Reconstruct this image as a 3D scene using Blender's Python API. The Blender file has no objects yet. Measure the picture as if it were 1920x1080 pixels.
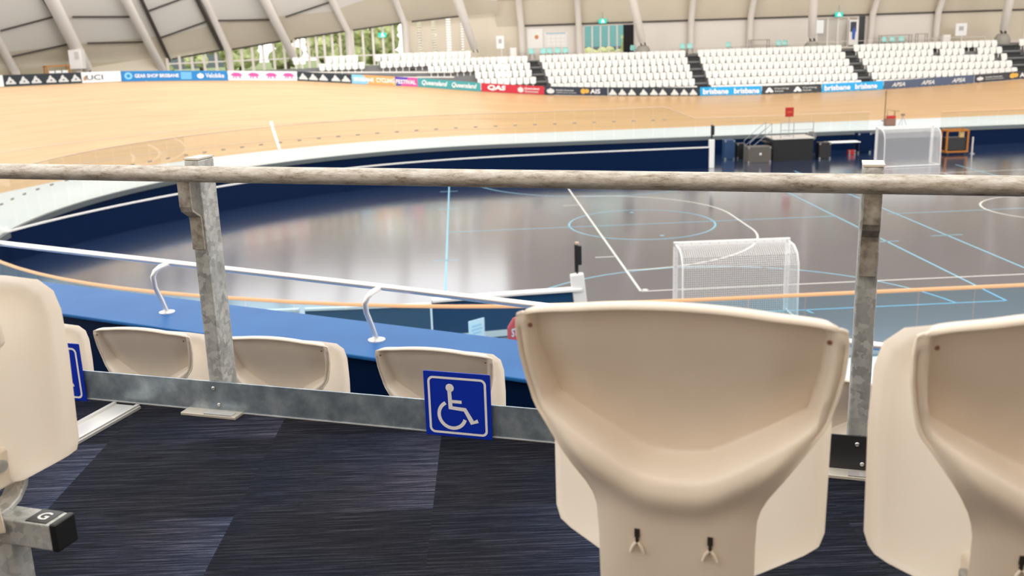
import bpy, bmesh, math, random
from mathutils import Vector, Matrix
random.seed(7)
C = bpy.context.scene.collection
SC = bpy.context.scene
R = math.radians
PI = math.pi

# ------------------------------------------------------------------ helpers
class MB:
    """collects shapes, links them as one mesh object"""
    def __init__(s):
        s.v = []; s.f = []; s.uv = {}
    def add(s, vs, fs):
        n = len(s.v); s.v += [tuple(p) for p in vs]; s.f += [tuple(i + n for i in f) for f in fs]
        return s
    def box(s, c, d, m=None):
        x, y, z = d[0] / 2, d[1] / 2, d[2] / 2
        vs = [Vector((i * x, j * y, k * z)) for i in (-1, 1) for j in (-1, 1) for k in (-1, 1)]
        if m is not None: vs = [m @ p for p in vs]
        vs = [p + Vector(c) for p in vs]
        return s.add(vs, [(0, 1, 3, 2), (4, 6, 7, 5), (0, 4, 5, 1), (2, 3, 7, 6), (0, 2, 6, 4), (1, 5, 7, 3)])
    def tube(s, path, r, n=12, cap=True):
        P = [Vector(p) for p in path]; rs = r if isinstance(r, (list, tuple)) else [r] * len(P)
        t0 = (P[1] - P[0]).normalized()
        up = Vector((0, 0, 1)) if abs(t0.z) < .9 else Vector((1, 0, 0))
        x = t0.cross(up).normalized(); vs = []; fs = []
        for i, p in enumerate(P):
            t = (P[min(i + 1, len(P) - 1)] - P[max(i - 1, 0)]).normalized()
            x = (x - t * x.dot(t)).normalized(); y = t.cross(x)
            for k in range(n):
                a = 2 * PI * k / n; vs.append(p + (x * math.cos(a) + y * math.sin(a)) * rs[i])
        for i in range(len(P) - 1):
            for k in range(n):
                a = i * n + k; b = i * n + (k + 1) % n; fs.append((a, b, b + n, a + n))
        if cap: fs.append(tuple(range(n))[::-1]); fs.append(tuple(range((len(P) - 1) * n, len(P) * n)))
        return s.add(vs, fs)
    def ribbon(s, path, w, t, side, n=None):
        """flat bar along path: width w along side vector, thickness t"""
        P = [Vector(p) for p in path]; sd = Vector(side).normalized(); vs = []; fs = []
        for i, p in enumerate(P):
            tg = (P[min(i + 1, len(P) - 1)] - P[max(i - 1, 0)]).normalized(); nn = tg.cross(sd).normalized()
            for a, b in ((-1, -1), (1, -1), (1, 1), (-1, 1)): vs.append(p + sd * a * w / 2 + nn * b * t / 2)
        for i in range(len(P) - 1):
            for k in range(4):
                a = i * 4 + k; b = i * 4 + (k + 1) % 4; fs.append((a, b, b + 4, a + 4))
        fs.append((3, 2, 1, 0)); m = (len(P) - 1) * 4; fs.append((m, m + 1, m + 2, m + 3))
        return s.add(vs, fs)
    def prism(s, pts, f0, f1):
        """closed outline pts (2D) mapped by f0 / f1 to 3D front and back"""
        n = len(pts); vs = [f0(*p) for p in pts] + [f1(*p) for p in pts]
        fs = [tuple(range(n))[::-1], tuple(range(n, 2 * n))]
        for k in range(n): a = (k + 1) % n; fs.append((k, a, a + n, k + n))
        return s.add(vs, fs)
    def lathe(s, prof, c=(0, 0, 0), n=20):
        vs = []; fs = []
        for r, z in prof:
            for k in range(n):
                a = 2 * PI * k / n; vs.append((c[0] + r * math.cos(a), c[1] + r * math.sin(a), c[2] + z))
        for i in range(len(prof) - 1):
            for k in range(n):
                a = i * n + k; b = i * n + (k + 1) % n; fs.append((a, b, b + n, a + n))
        fs.append(tuple(range(n))[::-1]); m = (len(prof) - 1) * n; fs.append(tuple(range(m, m + n)))
        return s.add(vs, fs)
    def grid(s, rows):
        m = len(rows[0]); vs = [p for r in rows for p in r]
        fs = [(i * m + j, i * m + j + 1, (i + 1) * m + j + 1, (i + 1) * m + j) for i in range(len(rows) - 1) for j in range(m - 1)]
        return s.add(vs, fs)
    def build(s, name, mat, parent=None, smooth=None, bevel=0, loc=None, rotz=None, uv=None, fix=True):
        me = bpy.data.meshes.new(name); me.from_pydata([tuple(p) for p in s.v], [], s.f); me.update()
        if fix:
            bm = bmesh.new(); bm.from_mesh(me); bmesh.ops.recalc_face_normals(bm, faces=bm.faces); bm.to_mesh(me); bm.free()
        if uv is not None:
            L = me.uv_layers.new(name='UVMap')
            for lp in me.loops: L.data[lp.index].uv = uv[lp.vertex_index]
        if smooth:
            for p in me.polygons: p.use_smooth = True
            me.set_sharp_from_angle(angle=R(smooth))
        o = bpy.data.objects.new(name, me); C.objects.link(o)
        if mat is not None: me.materials.append(mat)
        if parent is not None: o.parent = parent
        if loc is not None: o.location = loc
        if rotz is not None: o.rotation_euler = (0, 0, rotz)
        if bevel:
            b = o.modifiers.new('edge', 'BEVEL'); b.width = bevel; b.segments = 3; b.limit_method = 'ANGLE'; b.angle_limit = R(35)
        return o

def thing(name, label, cat, loc=(0, 0, 0), rotz=0, group=None):
    o = bpy.data.objects.new(name, None); C.objects.link(o); o.empty_display_size = .1
    o.location = loc; o.rotation_euler = (0, 0, rotz); o['label'] = label; o['category'] = cat
    if group: o['group'] = group
    return o
def tag(o, label, cat, group=None):
    o['label'] = label; o['category'] = cat
    if group: o['group'] = group
    return o
def struct(o, label=None):
    o['kind'] = 'structure'
    if label: o['label'] = label
    return o
def dup(root, loc, rotz, label=None, group=None):
    r = root.copy(); C.objects.link(r); r.location = loc; r.rotation_euler = (0, 0, rotz)
    if label: r['label'] = label
    if group: r['group'] = group
    for ch in list(root.children):
        c = ch.copy(); C.objects.link(c); c.parent = r
        for g in list(ch.children):
            d = g.copy(); C.objects.link(d); d.parent = c
    return r
def interp(x, xs, ys):
    if x <= xs[0]: return ys[0]
    for i in range(1, len(xs)):
        if x <= xs[i]:
            t = (x - xs[i - 1]) / (xs[i] - xs[i - 1]); return ys[i - 1] + t * (ys[i] - ys[i - 1])
    return ys[-1]
def sstep(a, b, x):
    t = max(0, min(1, (x - a) / (b - a))); return t * t * (3 - 2 * t)
def rrect(x0, x1, y0, y1, r, n=5):
    o = []
    for cx, cy, a0 in ((x1 - r, y1 - r, 0), (x0 + r, y1 - r, 90), (x0 + r, y0 + r, 180), (x1 - r, y0 + r, 270)):
        for k in range(n + 1):
            a = R(a0 + 90 * k / n); o.append((cx + r * math.cos(a), cy + r * math.sin(a)))
    return o
ORD = 'first second third fourth fifth sixth seventh eighth ninth tenth eleventh twelfth thirteenth fourteenth fifteenth sixteenth seventeenth eighteenth nineteenth twentieth twenty-first twenty-second twenty-third twenty-fourth twenty-fifth'.split()

def text_polys(txt, bold=0.0, shear=0.0):
    cu = bpy.data.curves.new('lettering', 'FONT'); cu.body = txt; cu.size = 1; cu.offset = bold; cu.resolution_u = 3
    o = bpy.data.objects.new('lettering', cu); C.objects.link(o)
    dg = bpy.context.evaluated_depsgraph_get(); me = bpy.data.meshes.new_from_object(o.evaluated_get(dg))
    vs = [(v.co.x + shear * v.co.y, v.co.y) for v in me.vertices]; fs = [tuple(p.vertices) for p in me.polygons]
    bpy.data.objects.remove(o); bpy.data.curves.remove(cu); bpy.data.meshes.remove(me)
    x0 = min(v[0] for v in vs); x1 = max(v[0] for v in vs); y0 = min(v[1] for v in vs); y1 = max(v[1] for v in vs)
    return [((x - x0) / (x1 - x0), (y - y0) / (y1 - y0)) for x, y in vs], fs

# ------------------------------------------------------------------ materials
def mat(name, col, rough=.5, metal=0, spec=.5, coat=0, coat_r=.1, emit=None, es=0, alpha=None, ior=None):
    m = bpy.data.materials.new(name); m.use_nodes = True; b = m.node_tree.nodes['Principled BSDF']
    b.inputs['Base Color'].default_value = (*col, 1); b.inputs['Roughness'].default_value = rough
    b.inputs['Metallic'].default_value = metal; b.inputs['Specular IOR Level'].default_value = spec
    b.inputs['Coat Weight'].default_value = coat; b.inputs['Coat Roughness'].default_value = coat_r
    if ior: b.inputs['IOR'].default_value = ior
    if emit: b.inputs['Emission Color'].default_value = (*emit, 1); b.inputs['Emission Strength'].default_value = es
    return m
def nt(m): return m.node_tree.nodes, m.node_tree.links, m.node_tree.nodes['Principled BSDF']
def noise_col(m, cols, scale=8, mapping=(1, 1, 1), coord='Object', detail=4, rough=.6, bump=0, pos=None, rot=None):
    N, L, b = nt(m)
    tc = N.new('ShaderNodeTexCoord'); mp = N.new('ShaderNodeMapping'); mp.inputs['Scale'].default_value = mapping
    if rot: mp.inputs['Rotation'].default_value = rot
    nz = N.new('ShaderNodeTexNoise'); nz.inputs['Scale'].default_value = scale; nz.inputs['Detail'].default_value = detail; nz.inputs['Roughness'].default_value = rough
    cr = N.new('ShaderNodeValToRGB'); e = cr.color_ramp.elements
    while len(e) < len(cols): e.new(.5)
    for i, c in enumerate(cols):
        e[i].position = pos[i] if pos else .3 + .4 * i / max(1, len(cols) - 1); e[i].color = (*c, 1)
    L.new(tc.outputs[coord], mp.inputs[0]); L.new(mp.outputs[0], nz.inputs[0]); L.new(nz.outputs[0], cr.inputs[0]); L.new(cr.outputs[0], b.inputs['Base Color'])
    if bump:
        bp = N.new('ShaderNodeBump'); bp.inputs['Strength'].default_value = bump; bp.inputs['Distance'].default_value = .002
        L.new(nz.outputs[0], bp.inputs['Height']); L.new(bp.outputs[0], b.inputs['Normal'])
    return m
M = {}
M['seat'] = mat('seat_plastic', (.80, .735, .65), .32, spec=.5)
noise_col(M['seat'], [(.76, .655, .535), (.82, .725, .60)], 5, (1, 1, 1), detail=3)
M['pan'] = mat('seat_pan_plastic', (.80, .735, .65), .34)
noise_col(M['pan'], [(.76, .69, .60), (.82, .76, .68)], 5, detail=3)
_n, _l, _p = nt(M['pan']); _tr = _n.new('ShaderNodeBsdfTranslucent'); _tr.inputs[0].default_value = (.93, .83, .70, 1); _mx = _n.new('ShaderNodeMixShader'); _mx.inputs[0].default_value = .52
_l.new(_p.outputs[0], _mx.inputs[1]); _l.new(_tr.outputs[0], _mx.inputs[2]); _l.new(_mx.outputs[0], _n['Material Output'].inputs[0])
M['seat_far'] = mat('seat_plastic_white', (.86, .84, .80), .4)
M['slot'] = mat('slot_black', (.02, .015, .01), .6)
M['rust'] = mat('rusty_screw', (.16, .06, .03), .5)
M['galv'] = mat('galvanised_steel', (.5, .5, .49), .42, .75)
noise_col(M['galv'], [(.20, .21, .20), (.42, .42, .40), (.60, .60, .58)], 26, (1, 1, .55), detail=5, bump=.15, pos=[.32, .5, .68])
_n, _l, _p = nt(M['galv']); _p.inputs['Metallic'].default_value = .35; _p.inputs['Roughness'].default_value = .45
_t = _n.new('ShaderNodeTexCoord'); _v = _n.new('ShaderNodeTexVoronoi'); _v.inputs['Scale'].default_value = 55; _v.inputs['Randomness'].default_value = 1
_w = _n.new('ShaderNodeTexNoise'); _w.inputs['Scale'].default_value = 40; _a = _n.new('ShaderNodeMixRGB'); _a.inputs[0].default_value = .035; _a.blend_type = 'ADD'
_s = _n.new('ShaderNodeSeparateColor'); _r = _n.new('ShaderNodeValToRGB'); _r.color_ramp.elements[0].color = (.25, .26, .25, 1); _r.color_ramp.elements[1].color = (.62, .63, .61, 1)
_l.new(_t.outputs['Object'], _a.inputs[1]); _l.new(_w.outputs['Color'], _a.inputs[2]); _l.new(_t.outputs['Object'], _w.inputs[0]); _l.new(_a.outputs[0], _v.inputs['Vector']); _l.new(_v.outputs['Color'], _s.inputs[0]); _l.new(_s.outputs[0], _r.inputs[0])
_m = _n.new('ShaderNodeMixRGB'); _m.inputs[0].default_value = .6; _o = _p.inputs['Base Color'].links[0].from_socket; _l.new(_o, _m.inputs[1]); _l.new(_r.outputs[0], _m.inputs[2]); _l.new(_m.outputs[0], _p.inputs['Base Color'])
M['kerb'] = mat('galvanised_sheet', (.40, .42, .44), .36, .6)
noise_col(M['kerb'], [(.18, .225, .265), (.285, .345, .395), (.47, .535, .58)], 14, (1, 1, 1), detail=8, bump=.05, pos=[.3, .5, .72])
M['rail'] = mat('weathered_galvanised_tube', (.55, .52, .47), .5, .35)
noise_col(M['rail'], [(.17, .13, .085), (.46, .41, .34), (.68, .64, .58)], 60, (.25, 1, 1), detail=10, rough=.82, bump=.3, pos=[.34, .47, .62])
M['bracket'] = mat('worn_steel_bracket', (.35, .33, .29), .5, .6)
noise_col(M['bracket'], [(.16, .14, .11), (.36, .33, .28), (.5, .47, .42)], 30, detail=7, bump=.2)
M['white_tube'] = mat('polished_steel_tube', (.88, .85, .82), .24, .55, .6)
M['alu'] = mat('aluminium', (.78, .76, .73), .35, .6)
M['plate'] = mat('beige_steel_plate', (.62, .57, .49), .45, .3)
M['rivet'] = mat('rivet_steel', (.6, .6, .6), .3, 1)
M['sign_blue'] = mat('sign_blue', (.002, .026, .40), .4, spec=.3)
M['sign_white'] = mat('sign_white', (.82, .80, .80), .4)
M['black'] = mat('black_plastic', (.012, .012, .013), .4)
M['black_soft'] = mat('black_fabric', (.012, .012, .014), .8)
M['cap_black'] = mat('black_end_cap', (.004, .004, .004), .45)
M['ledge'] = mat('ledge_blue_paint', (.045, .145, .40), .45, spec=.12)
noise_col(M['ledge'], [(.013, .10, .30), (.02, .125, .345)], 2.5, detail=6)
M['navy'] = mat('navy_paint', (.001, .010, .042), .45, spec=.08)
M['navy_panel'] = mat('navy_barrier_panel', (.001, .011, .048), .35, spec=.08)
M['apron'] = mat('pale_blue_paint', (.64, .74, .82), .4)
noise_col(M['apron'], [(.62, .70, .75), (.67, .73, .77)], .5, detail=4)
M['kerbgrey'] = mat('grey_kerb_paint', (.11, .13, .14), .5)
M['white'] = mat('white_paint', (.82, .81, .80), .4)
M['line_white'] = mat('white_line_paint', (.66, .65, .60), .45)
M['line_blue'] = mat('blue_line_paint', (.19, .44, .57), .45)
M['wall'] = mat('pale_wall_paint', (.70, .64, .58), .6)
M['roof'] = mat('tan_roof_lining', (.60, .535, .455), .6)
noise_col(M['roof'], [(.60, .525, .415), (.66, .585, .47)], .22, detail=3)
M['roof_up'] = mat('cream_roof_lining', (.72, .68, .625), .6)
M['rib'] = mat('rib_paint', (.72, .665, .61), .5)
M['joint'] = mat('dark_joint', (.05, .042, .035), .6)
M['concrete'] = mat('concrete', (.33, .31, .27), .8)
M['terrace'] = mat('terrace_concrete', (.20, .20, .20), .8)
M['stair'] = mat('dark_stair', (.018, .018, .020), .7)
M['nosing'] = mat('grey_stair_edge', (.13, .125, .12), .7)
M['teal'] = mat('teal_plastic', (.30, .64, .61), .4)
M['timber'] = mat('timber_rail', (.68, .38, .19), .4)
M['brown'] = mat('brown_table', (.28, .20, .17), .5)
M['exit'] = mat('exit_sign_green', (.0, .45, .34), .5, emit=(.0, .50, .38), es=.6)
M['exit_w'] = mat('exit_sign_white', (.9, .9, .9), .5, emit=(.9, .95, .92), es=.8)
M['red'] = mat('red_panel', (.40, .012, .008), .4)
M['redsoft'] = mat('red_paddle', (.72, .075, .07), .4)
M['orange'] = mat('orange_frame', (.42, .15, .015), .45)
M['greybox'] = mat('grey_brown_case', (.10, .088, .075), .6)
M['bluebox'] = mat('blue_case', (.012, .05, .13), .5)
M['chrome'] = mat('steel_pipe', (.30, .31, .33), .35, .7)
M['leafy'] = mat('tree_leaves', (.10, .16, .04), .7)
noise_col(M['leafy'], [(.20, .27, .09), (.45, .50, .22), (.72, .72, .45)], 1.6, detail=6, pos=[.3, .5, .72])
M['bark'] = mat('bark', (.12, .09, .07), .9)
M['grassy'] = mat('grass_ground', (.20, .25, .10), .9)
M['teal_wall'] = mat('teal_cladding', (.20, .47, .53), .5)
M['greyband'] = mat('blue_grey_cladding', (.15, .18, .22), .6)
M['paper'] = mat('paper_white', (.80, .82, .84), .6)
M['lamp'] = mat('lamp_face', (1, 1, 1), .5, emit=(1, .93, .82), es=6)

# infield floor: glossy dark painted surface
m = mat('infield_floor', (.022, .026, .040), .16, spec=.8, ior=1.6, coat=1, coat_r=.135); M['floor'] = m; m.node_tree.nodes['Principled BSDF'].inputs['Coat IOR'].default_value = 1.55
noise_col(m, [(.010, .028, .085), (.020, .035, .080)], .18, detail=5)
# timber track : boards run along the track (UV in metres: along, across)
m = mat('track_timber', (.8, .55, .28), .34, spec=.5, coat=.25, coat_r=.22); M['track'] = m
N, L, b = nt(m)
uvn = N.new('ShaderNodeTexCoord'); mp = N.new('ShaderNodeMapping'); mp.inputs['Scale'].default_value = (.10, 2.6, 1)
n1 = N.new('ShaderNodeTexNoise'); n1.inputs['Scale'].default_value = 1.6; n1.inputs['Detail'].default_value = 7; n1.inputs['Roughness'].default_value = .65
cr = N.new('ShaderNodeValToRGB'); e = cr.color_ramp.elements
e[0].position = .28; e[0].color = (.55, .345, .17, 1); e[1].position = .72; e[1].color = (.655, .435, .24, 1)
bt = N.new('ShaderNodeTexBrick'); bt.inputs['Color1'].default_value = (1, 1, 1, 1); bt.inputs['Color2'].default_value = (.93, .92, .90, 1); bt.inputs['Mortar'].default_value = (.80, .76, .70, 1)
bt.inputs['Scale'].default_value = 1; bt.inputs['Brick Width'].default_value = 5.2; bt.inputs['Row Height'].default_value = .085; bt.inputs['Mortar Size'].default_value = .004
mx = N.new('ShaderNodeMixRGB'); mx.blend_type = 'MULTIPLY'; mx.inputs[0].default_value = .8
L.new(uvn.outputs['UV'], mp.inputs[0]); L.new(mp.outputs[0], n1.inputs[0]); L.new(n1.outputs[0], cr.inputs[0]); L.new(uvn.outputs['UV'], bt.inputs[0])
L.new(cr.outputs[0], mx.inputs[1]); L.new(bt.outputs[0], mx.inputs[2]); L.new(mx.outputs[0], b.inputs['Base Color'])
# carpet tiles, half-metre squares, fine streaks along world X
m = mat('carpet_tiles', (.02, .022, .04), .95, spec=.12); M['carpet'] = m
N, L, b = nt(m)
tc = N.new('ShaderNodeTexCoord'); mp = N.new('ShaderNodeMapping'); mp.inputs['Rotation'].default_value = (0, 0, R(-18.5)); mp.inputs['Location'].default_value = (0, .142, .2)
sn = N.new('ShaderNodeVectorMath'); sn.operation = 'SNAP'; sn.inputs[1].default_value = (.5, .5, 1)
wn = N.new('ShaderNodeTexWhiteNoise'); sc = N.new('ShaderNodeVectorMath'); sc.operation = 'SCALE'; sc.inputs[3].default_value = 30
ad = N.new('ShaderNodeVectorMath'); ad.operation = 'ADD'; m2 = N.new('ShaderNodeMapping'); m2.inputs['Scale'].default_value = (2.6, 95, 1)
n1 = N.new('ShaderNodeTexNoise'); n1.inputs['Scale'].default_value = 2.2; n1.inputs['Detail'].default_value = 7; n1.inputs['Roughness'].default_value = .75
n2 = N.new('ShaderNodeTexNoise'); n2.inputs['Scale'].default_value = 520; n2.inputs['Detail'].default_value = 2
n3 = N.new('ShaderNodeTexNoise'); n3.inputs['Scale'].default_value = 2.2; n3.inputs['Detail'].default_value = 3
cr = N.new('ShaderNodeValToRGB'); e = cr.color_ramp.elements
e[0].position = .34; e[0].color = (.002, .0025, .005, 1); e[1].position = .70; e[1].color = (.062, .062, .080, 1)
e2 = e.new(.5); e2.color = (.009, .011, .019, 1)
mxx = N.new('ShaderNodeMixRGB'); mxx.blend_type = 'OVERLAY'; mxx.inputs[0].default_value = .7
ck = N.new('ShaderNodeTexChecker'); ck.inputs['Scale'].default_value = 2; ck.inputs['Color1'].default_value = (0, 0, 0, 1); ck.inputs['Color2'].default_value = (1, 1, 1, 1)
sx = N.new('ShaderNodeSeparateXYZ'); dv = N.new('ShaderNodeMath'); dv.operation = 'MULTIPLY'; dv.inputs[1].default_value = 2
fr = N.new('ShaderNodeMath'); fr.operation = 'FRACT'; pw = N.new('ShaderNodeMath'); pw.operation = 'POWER'; pw.inputs[1].default_value = 2.2
ma = N.new('ShaderNodeMath'); ma.operation = 'MULTIPLY_ADD'; ma.inputs[1].default_value = 1.7; ma.inputs[2].default_value = .72  # pile sheen put into the colour: alternate tiles brighten toward one end
mf = N.new('ShaderNodeMix'); mf.inputs['A'].default_value = .72
hm = N.new('ShaderNodeMixRGB'); hm.blend_type = 'MULTIPLY'; hm.inputs[0].default_value = 1
tint = N.new('ShaderNodeMixRGB'); tint.blend_type = 'MULTIPLY'; tint.inputs[0].default_value = 1
c3 = N.new('ShaderNodeValToRGB'); q = c3.color_ramp.elements; q[0].position = .35; q[0].color = (.75, .95, 1.2, 1); q[1].position = .62; q[1].color = (1.12, 1.02, .98, 1)
L.new(tc.outputs['Object'], mp.inputs[0]); L.new(mp.outputs[0], sn.inputs[0]); L.new(sn.outputs[0], wn.inputs[0]); L.new(wn.outputs['Color'], sc.inputs[0])
L.new(mp.outputs[0], ad.inputs[0]); L.new(sc.outputs[0], ad.inputs[1]); L.new(ad.outputs[0], m2.inputs[0]); L.new(m2.outputs[0], n1.inputs[0])
L.new(n1.outputs[0], cr.inputs[0]); L.new(mp.outputs[0], n2.inputs[0]); L.new(cr.outputs[0], mxx.inputs[1]); L.new(n2.outputs[0], mxx.inputs[2])
L.new(mp.outputs[0], ck.inputs[0]); L.new(mp.outputs[0], sx.inputs[0]); L.new(sx.outputs['X'], dv.inputs[0]); L.new(dv.outputs[0], fr.inputs[0]); L.new(fr.outputs[0], pw.inputs[0]); L.new(pw.outputs[0], ma.inputs[0])
L.new(ck.outputs['Fac'], mf.inputs['Factor']); L.new(ma.outputs[0], mf.inputs['B']); L.new(mxx.outputs[0], hm.inputs[1]); L.new(mf.outputs['Result'], hm.inputs[2])
L.new(mp.outputs[0], n3.inputs[0]); L.new(n3.outputs[0], c3.inputs[0]); L.new(hm.outputs[0], tint.inputs[1]); L.new(c3.outputs[0], tint.inputs[2]); L.new(tint.outputs[0], b.inputs['Base Color'])
bp = N.new('ShaderNodeBump'); bp.inputs['Strength'].default_value = .5; bp.inputs['Distance'].default_value = .003
L.new(n1.outputs[0], bp.inputs['Height']); L.new(bp.outputs[0], b.inputs['Normal'])

def glass_mat(name, tint, refl=1.0, ior=1.5):
    m = bpy.data.materials.new(name); m.use_nodes = True; N = m.node_tree.nodes; L = m.node_tree.links
    N.remove(N['Principled BSDF']); out = N['Material Output']
    t = N.new('ShaderNodeBsdfTransparent'); t.inputs[0].default_value = (*tint, 1)
    g = N.new('ShaderNodeBsdfGlossy'); g.inputs['Roughness'].default_value = .02
    fr = N.new('ShaderNodeFresnel'); fr.inputs[0].default_value = ior; mlt = N.new('ShaderNodeMath'); mlt.operation = 'MULTIPLY'; mlt.inputs[1].default_value = refl
    mx = N.new('ShaderNodeMixShader'); L.new(fr.outputs[0], mlt.inputs[0]); L.new(mlt.outputs[0], mx.inputs[0]); L.new(t.outputs[0], mx.inputs[1]); L.new(g.outputs[0], mx.inputs[2]); L.new(mx.outputs[0], out.inputs[0])
    return m
M['glass'] = glass_mat('fence_glass', (.945, .955, .935), .16)
M['glass_near'] = glass_mat('fence_glass_blue', (.80, .93, 1.0), .18)
M['pane'] = glass_mat('window_glass', (.95, .97, .96), .35)
def net_mat(name, cell, thr, col):
    m = bpy.data.materials.new(name); m.use_nodes = True; N = m.node_tree.nodes; L = m.node_tree.links
    b = N['Principled BSDF']; b.inputs['Base Color'].default_value = (*col, 1); b.inputs['Roughness'].default_value = .8; out = N['Material Output']
    tc = N.new('ShaderNodeTexCoord'); br = N.new('ShaderNodeTexBrick'); br.offset = 0
    br.inputs['Scale'].default_value = 1; br.inputs['Brick Width'].default_value = cell; br.inputs['Row Height'].default_value = cell; br.inputs['Mortar Size'].default_value = thr / 2
    br.inputs['Color1'].default_value = (0, 0, 0, 1); br.inputs['Color2'].default_value = (0, 0, 0, 1); br.inputs['Mortar'].default_value = (1, 1, 1, 1)
    t = N.new('ShaderNodeBsdfTransparent'); mx = N.new('ShaderNodeMixShader')
    L.new(tc.outputs['UV'], br.inputs[0]); L.new(br.outputs['Color'], mx.inputs[0]); L.new(t.outputs[0], mx.inputs[1]); L.new(b.outputs[0], mx.inputs[2]); L.new(mx.outputs[0], out.inputs[0])
    return m
M['net'] = net_mat('goal_net', .06, .013, (.75, .74, .73))

# ------------------------------------------------------------------ camera
def cam_rot(yaw, pitch, roll):
    cy, sy, cp, sp = math.cos(yaw), math.sin(yaw), math.cos(pitch), math.sin(pitch)
    f = Vector((sy * cp, cy * cp, -sp)); r = Vector((cy, -sy, 0)); u = r.cross(f)
    cr_, sr = math.cos(roll), math.sin(roll)
    r2 = r * cr_ + u * sr; u2 = -r * sr + u * cr_
    return Matrix((r2, u2, -f)).transposed()
CAM = Vector((-5.378188, -29.550984, 8.055747))
cd = bpy.data.cameras.new('camera'); cam = bpy.data.objects.new('camera', cd); C.objects.link(cam)
cam.matrix_world = Matrix.Translation(CAM) @ cam_rot(.0471584, .2567090, -.0323974).to_4x4()
cd.sensor_width = 36; cd.lens = 1870.608 / 1920 * 36; cd.clip_start = .05; cd.clip_end = 400
cd.dof.use_dof = True; cd.dof.focus_distance = 2.95; cd.dof.aperture_fstop = 5.8
SC.camera = cam

# ------------------------------------------------------------------ velodrome geometry (metres; infield floor at z = 0)
CY = 10.5; XL, XR = -2.0, 41.0
PS = [-43.63, -30.07, -25.96, -23.74, -20.78, -17.82, -13.89, -10.79, -7.04, -4.96, -3.2, -1.5, .85, 4, 7.9, 12.2, 17.4, 21.4]
PT = [42, 41.2, 39.9, 39.2, 37.5, 35.5, 32.7, 29, 24.9, 22.1, 19.9, 18.2, 16.6, 15.1, 13.8, 12.6, 12, 12]
def bank(s): return interp(39 - s if s > 19.5 else s, PS, PT)
def base(s, r, z):
    """s runs along the inner line: straight for -2..41, round the bends outside that"""
    if s < XL: a = PI / 2 + (XL - s) / 26.5; return Vector((XL + r * math.cos(a), CY + r * math.sin(a), z))
    if s > XR: a = PI / 2 - (s - XR) / 26.5; return Vector((XR + r * math.cos(a), CY + r * math.sin(a), z))
    return Vector((s, CY + r, z))
def ang(a, r, z): return base(XL - R(a - 90) * 26.5, r, z)
def trk(s, v, h=0, dr=0):
    t = R(bank(s)); return base(s, 26.5 + v * math.cos(t) + dr, 1.15 + v * math.sin(t) + h)
def srange(a, b, step):
    n = max(1, int(math.ceil((b - a) / step))); return [a + (b - a) * i / n for i in range(n + 1)]
S0 = XL - R(200 - 90) * 26.5; S1 = XR + R(95) * 26.5
SS = srange(S0, S1, .7)

# infield floor
mb = MB(); mb.box((19.5, 10.5, -.05), (110, 60, .1)); floor = struct(mb.build('floor', M['floor']), 'dark glossy infield floor with court lines')
def line_strip(mb, pts, w, z=.004, closed=False):
    P = [Vector((x, y, z)) for x, y in pts]; rows = []
    n = len(P)
    for i, p in enumerate(P):
        a = P[(i - 1) % n] if closed else P[max(i - 1, 0)]; c = P[(i + 1) % n] if closed else P[min(i + 1, n - 1)]
        t = (c - a).normalized(); nn = Vector((-t.y, t.x, 0)) * w / 2; rows.append((p - nn, p + nn))
    if closed: rows.append(rows[0])
    mb.grid(rows)
WW = 20.66; LH = 19.5
mb = MB(); w = .08
for seg in [((0, 0), (0, WW)), ((0, 0), (2 * LH, 0)), ((0, WW), (2 * LH, WW)), ((2 * LH, 0), (2 * LH, WW)), ((LH, 0), (LH, WW)), ((0, 4.85), (-.75, 4.85)), ((0, WW - 5.1), (-.75, WW - 5.1))]: line_strip(mb, seg, w)
c = WW / 2
for sx, ox in ((1, 0), (-1, 2 * LH)):
    d = [(ox + sx * 6 * math.sin(t), c + 1.58 + 6 * math.cos(t)) for t in [PI / 2 * k / 30 for k in range(31)]] + [(ox + sx * 6 * math.cos(t), c - 1.58 - 6 * math.sin(t)) for t in [PI / 2 * k / 30 for k in range(31)]]
    line_strip(mb, d, w)
line_strip(mb, [(LH + 3 * math.cos(2 * PI * k / 64), c + 3 * math.sin(2 * PI * k / 64)) for k in range(64)], w, closed=True)
mb.lathe([(.1, .004), (.0, .0045)], (.16, .16, 0), 16)
mb.build('white_line_markings', M['line_white'], floor, fix=False)
mb = MB(); bx0, bx1, by0, by1 = -6.05, 10.05, -2.8, 23.3; bc = 10.5; w = .075; z = .0025
for seg in [((bx0, by0), (bx0, by1)), ((bx1, by0), (bx1, by1)), ((bx0, by0), (bx1, by0)), ((bx0, by1), (bx1, by1)), ((bx0, bc), (bx1, bc))]: line_strip(mb, seg, w, z)
line_strip(mb, [(1.95 + 2.98 * math.cos(2 * PI * k / 64), 10.6 + 3.15 * math.sin(2 * PI * k / 64)) for k in range(64)], w, z, closed=True)
for sy, oy in ((1, by0), (-1, by1)):
    line_strip(mb, [(1.95 + 6.75 * math.cos(t), oy + sy * (-1.3 + 6.95 * math.sin(t))) for t in [R(11) + R(158) * k / 40 for k in range(41)]], w, z)
for y in (5.4, 15.9, 21.0):
    for x in (bx0, bx1): line_strip(mb, [(x - .45, y), (x + .45, y)], w, z)
for seg in [((21.5, by0), (21.5, by1)), ((bx1 + 2.2, bc), (40, bc)), ((12.6, by0), (12.6, by1)), ((12.0, 6.0), (13.2, 6.0)), ((4.2, by0), (4.3, by0 - .35))]: line_strip(mb, seg, w, z)
for x, y in ((2.0, 13.2), (2.3, 8.1)): mb.lathe([(.09, .0025), (.0, .003)], (x, y, 0), 12)
mb.build('blue_line_markings', M['line_blue'], floor, fix=False)

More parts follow.
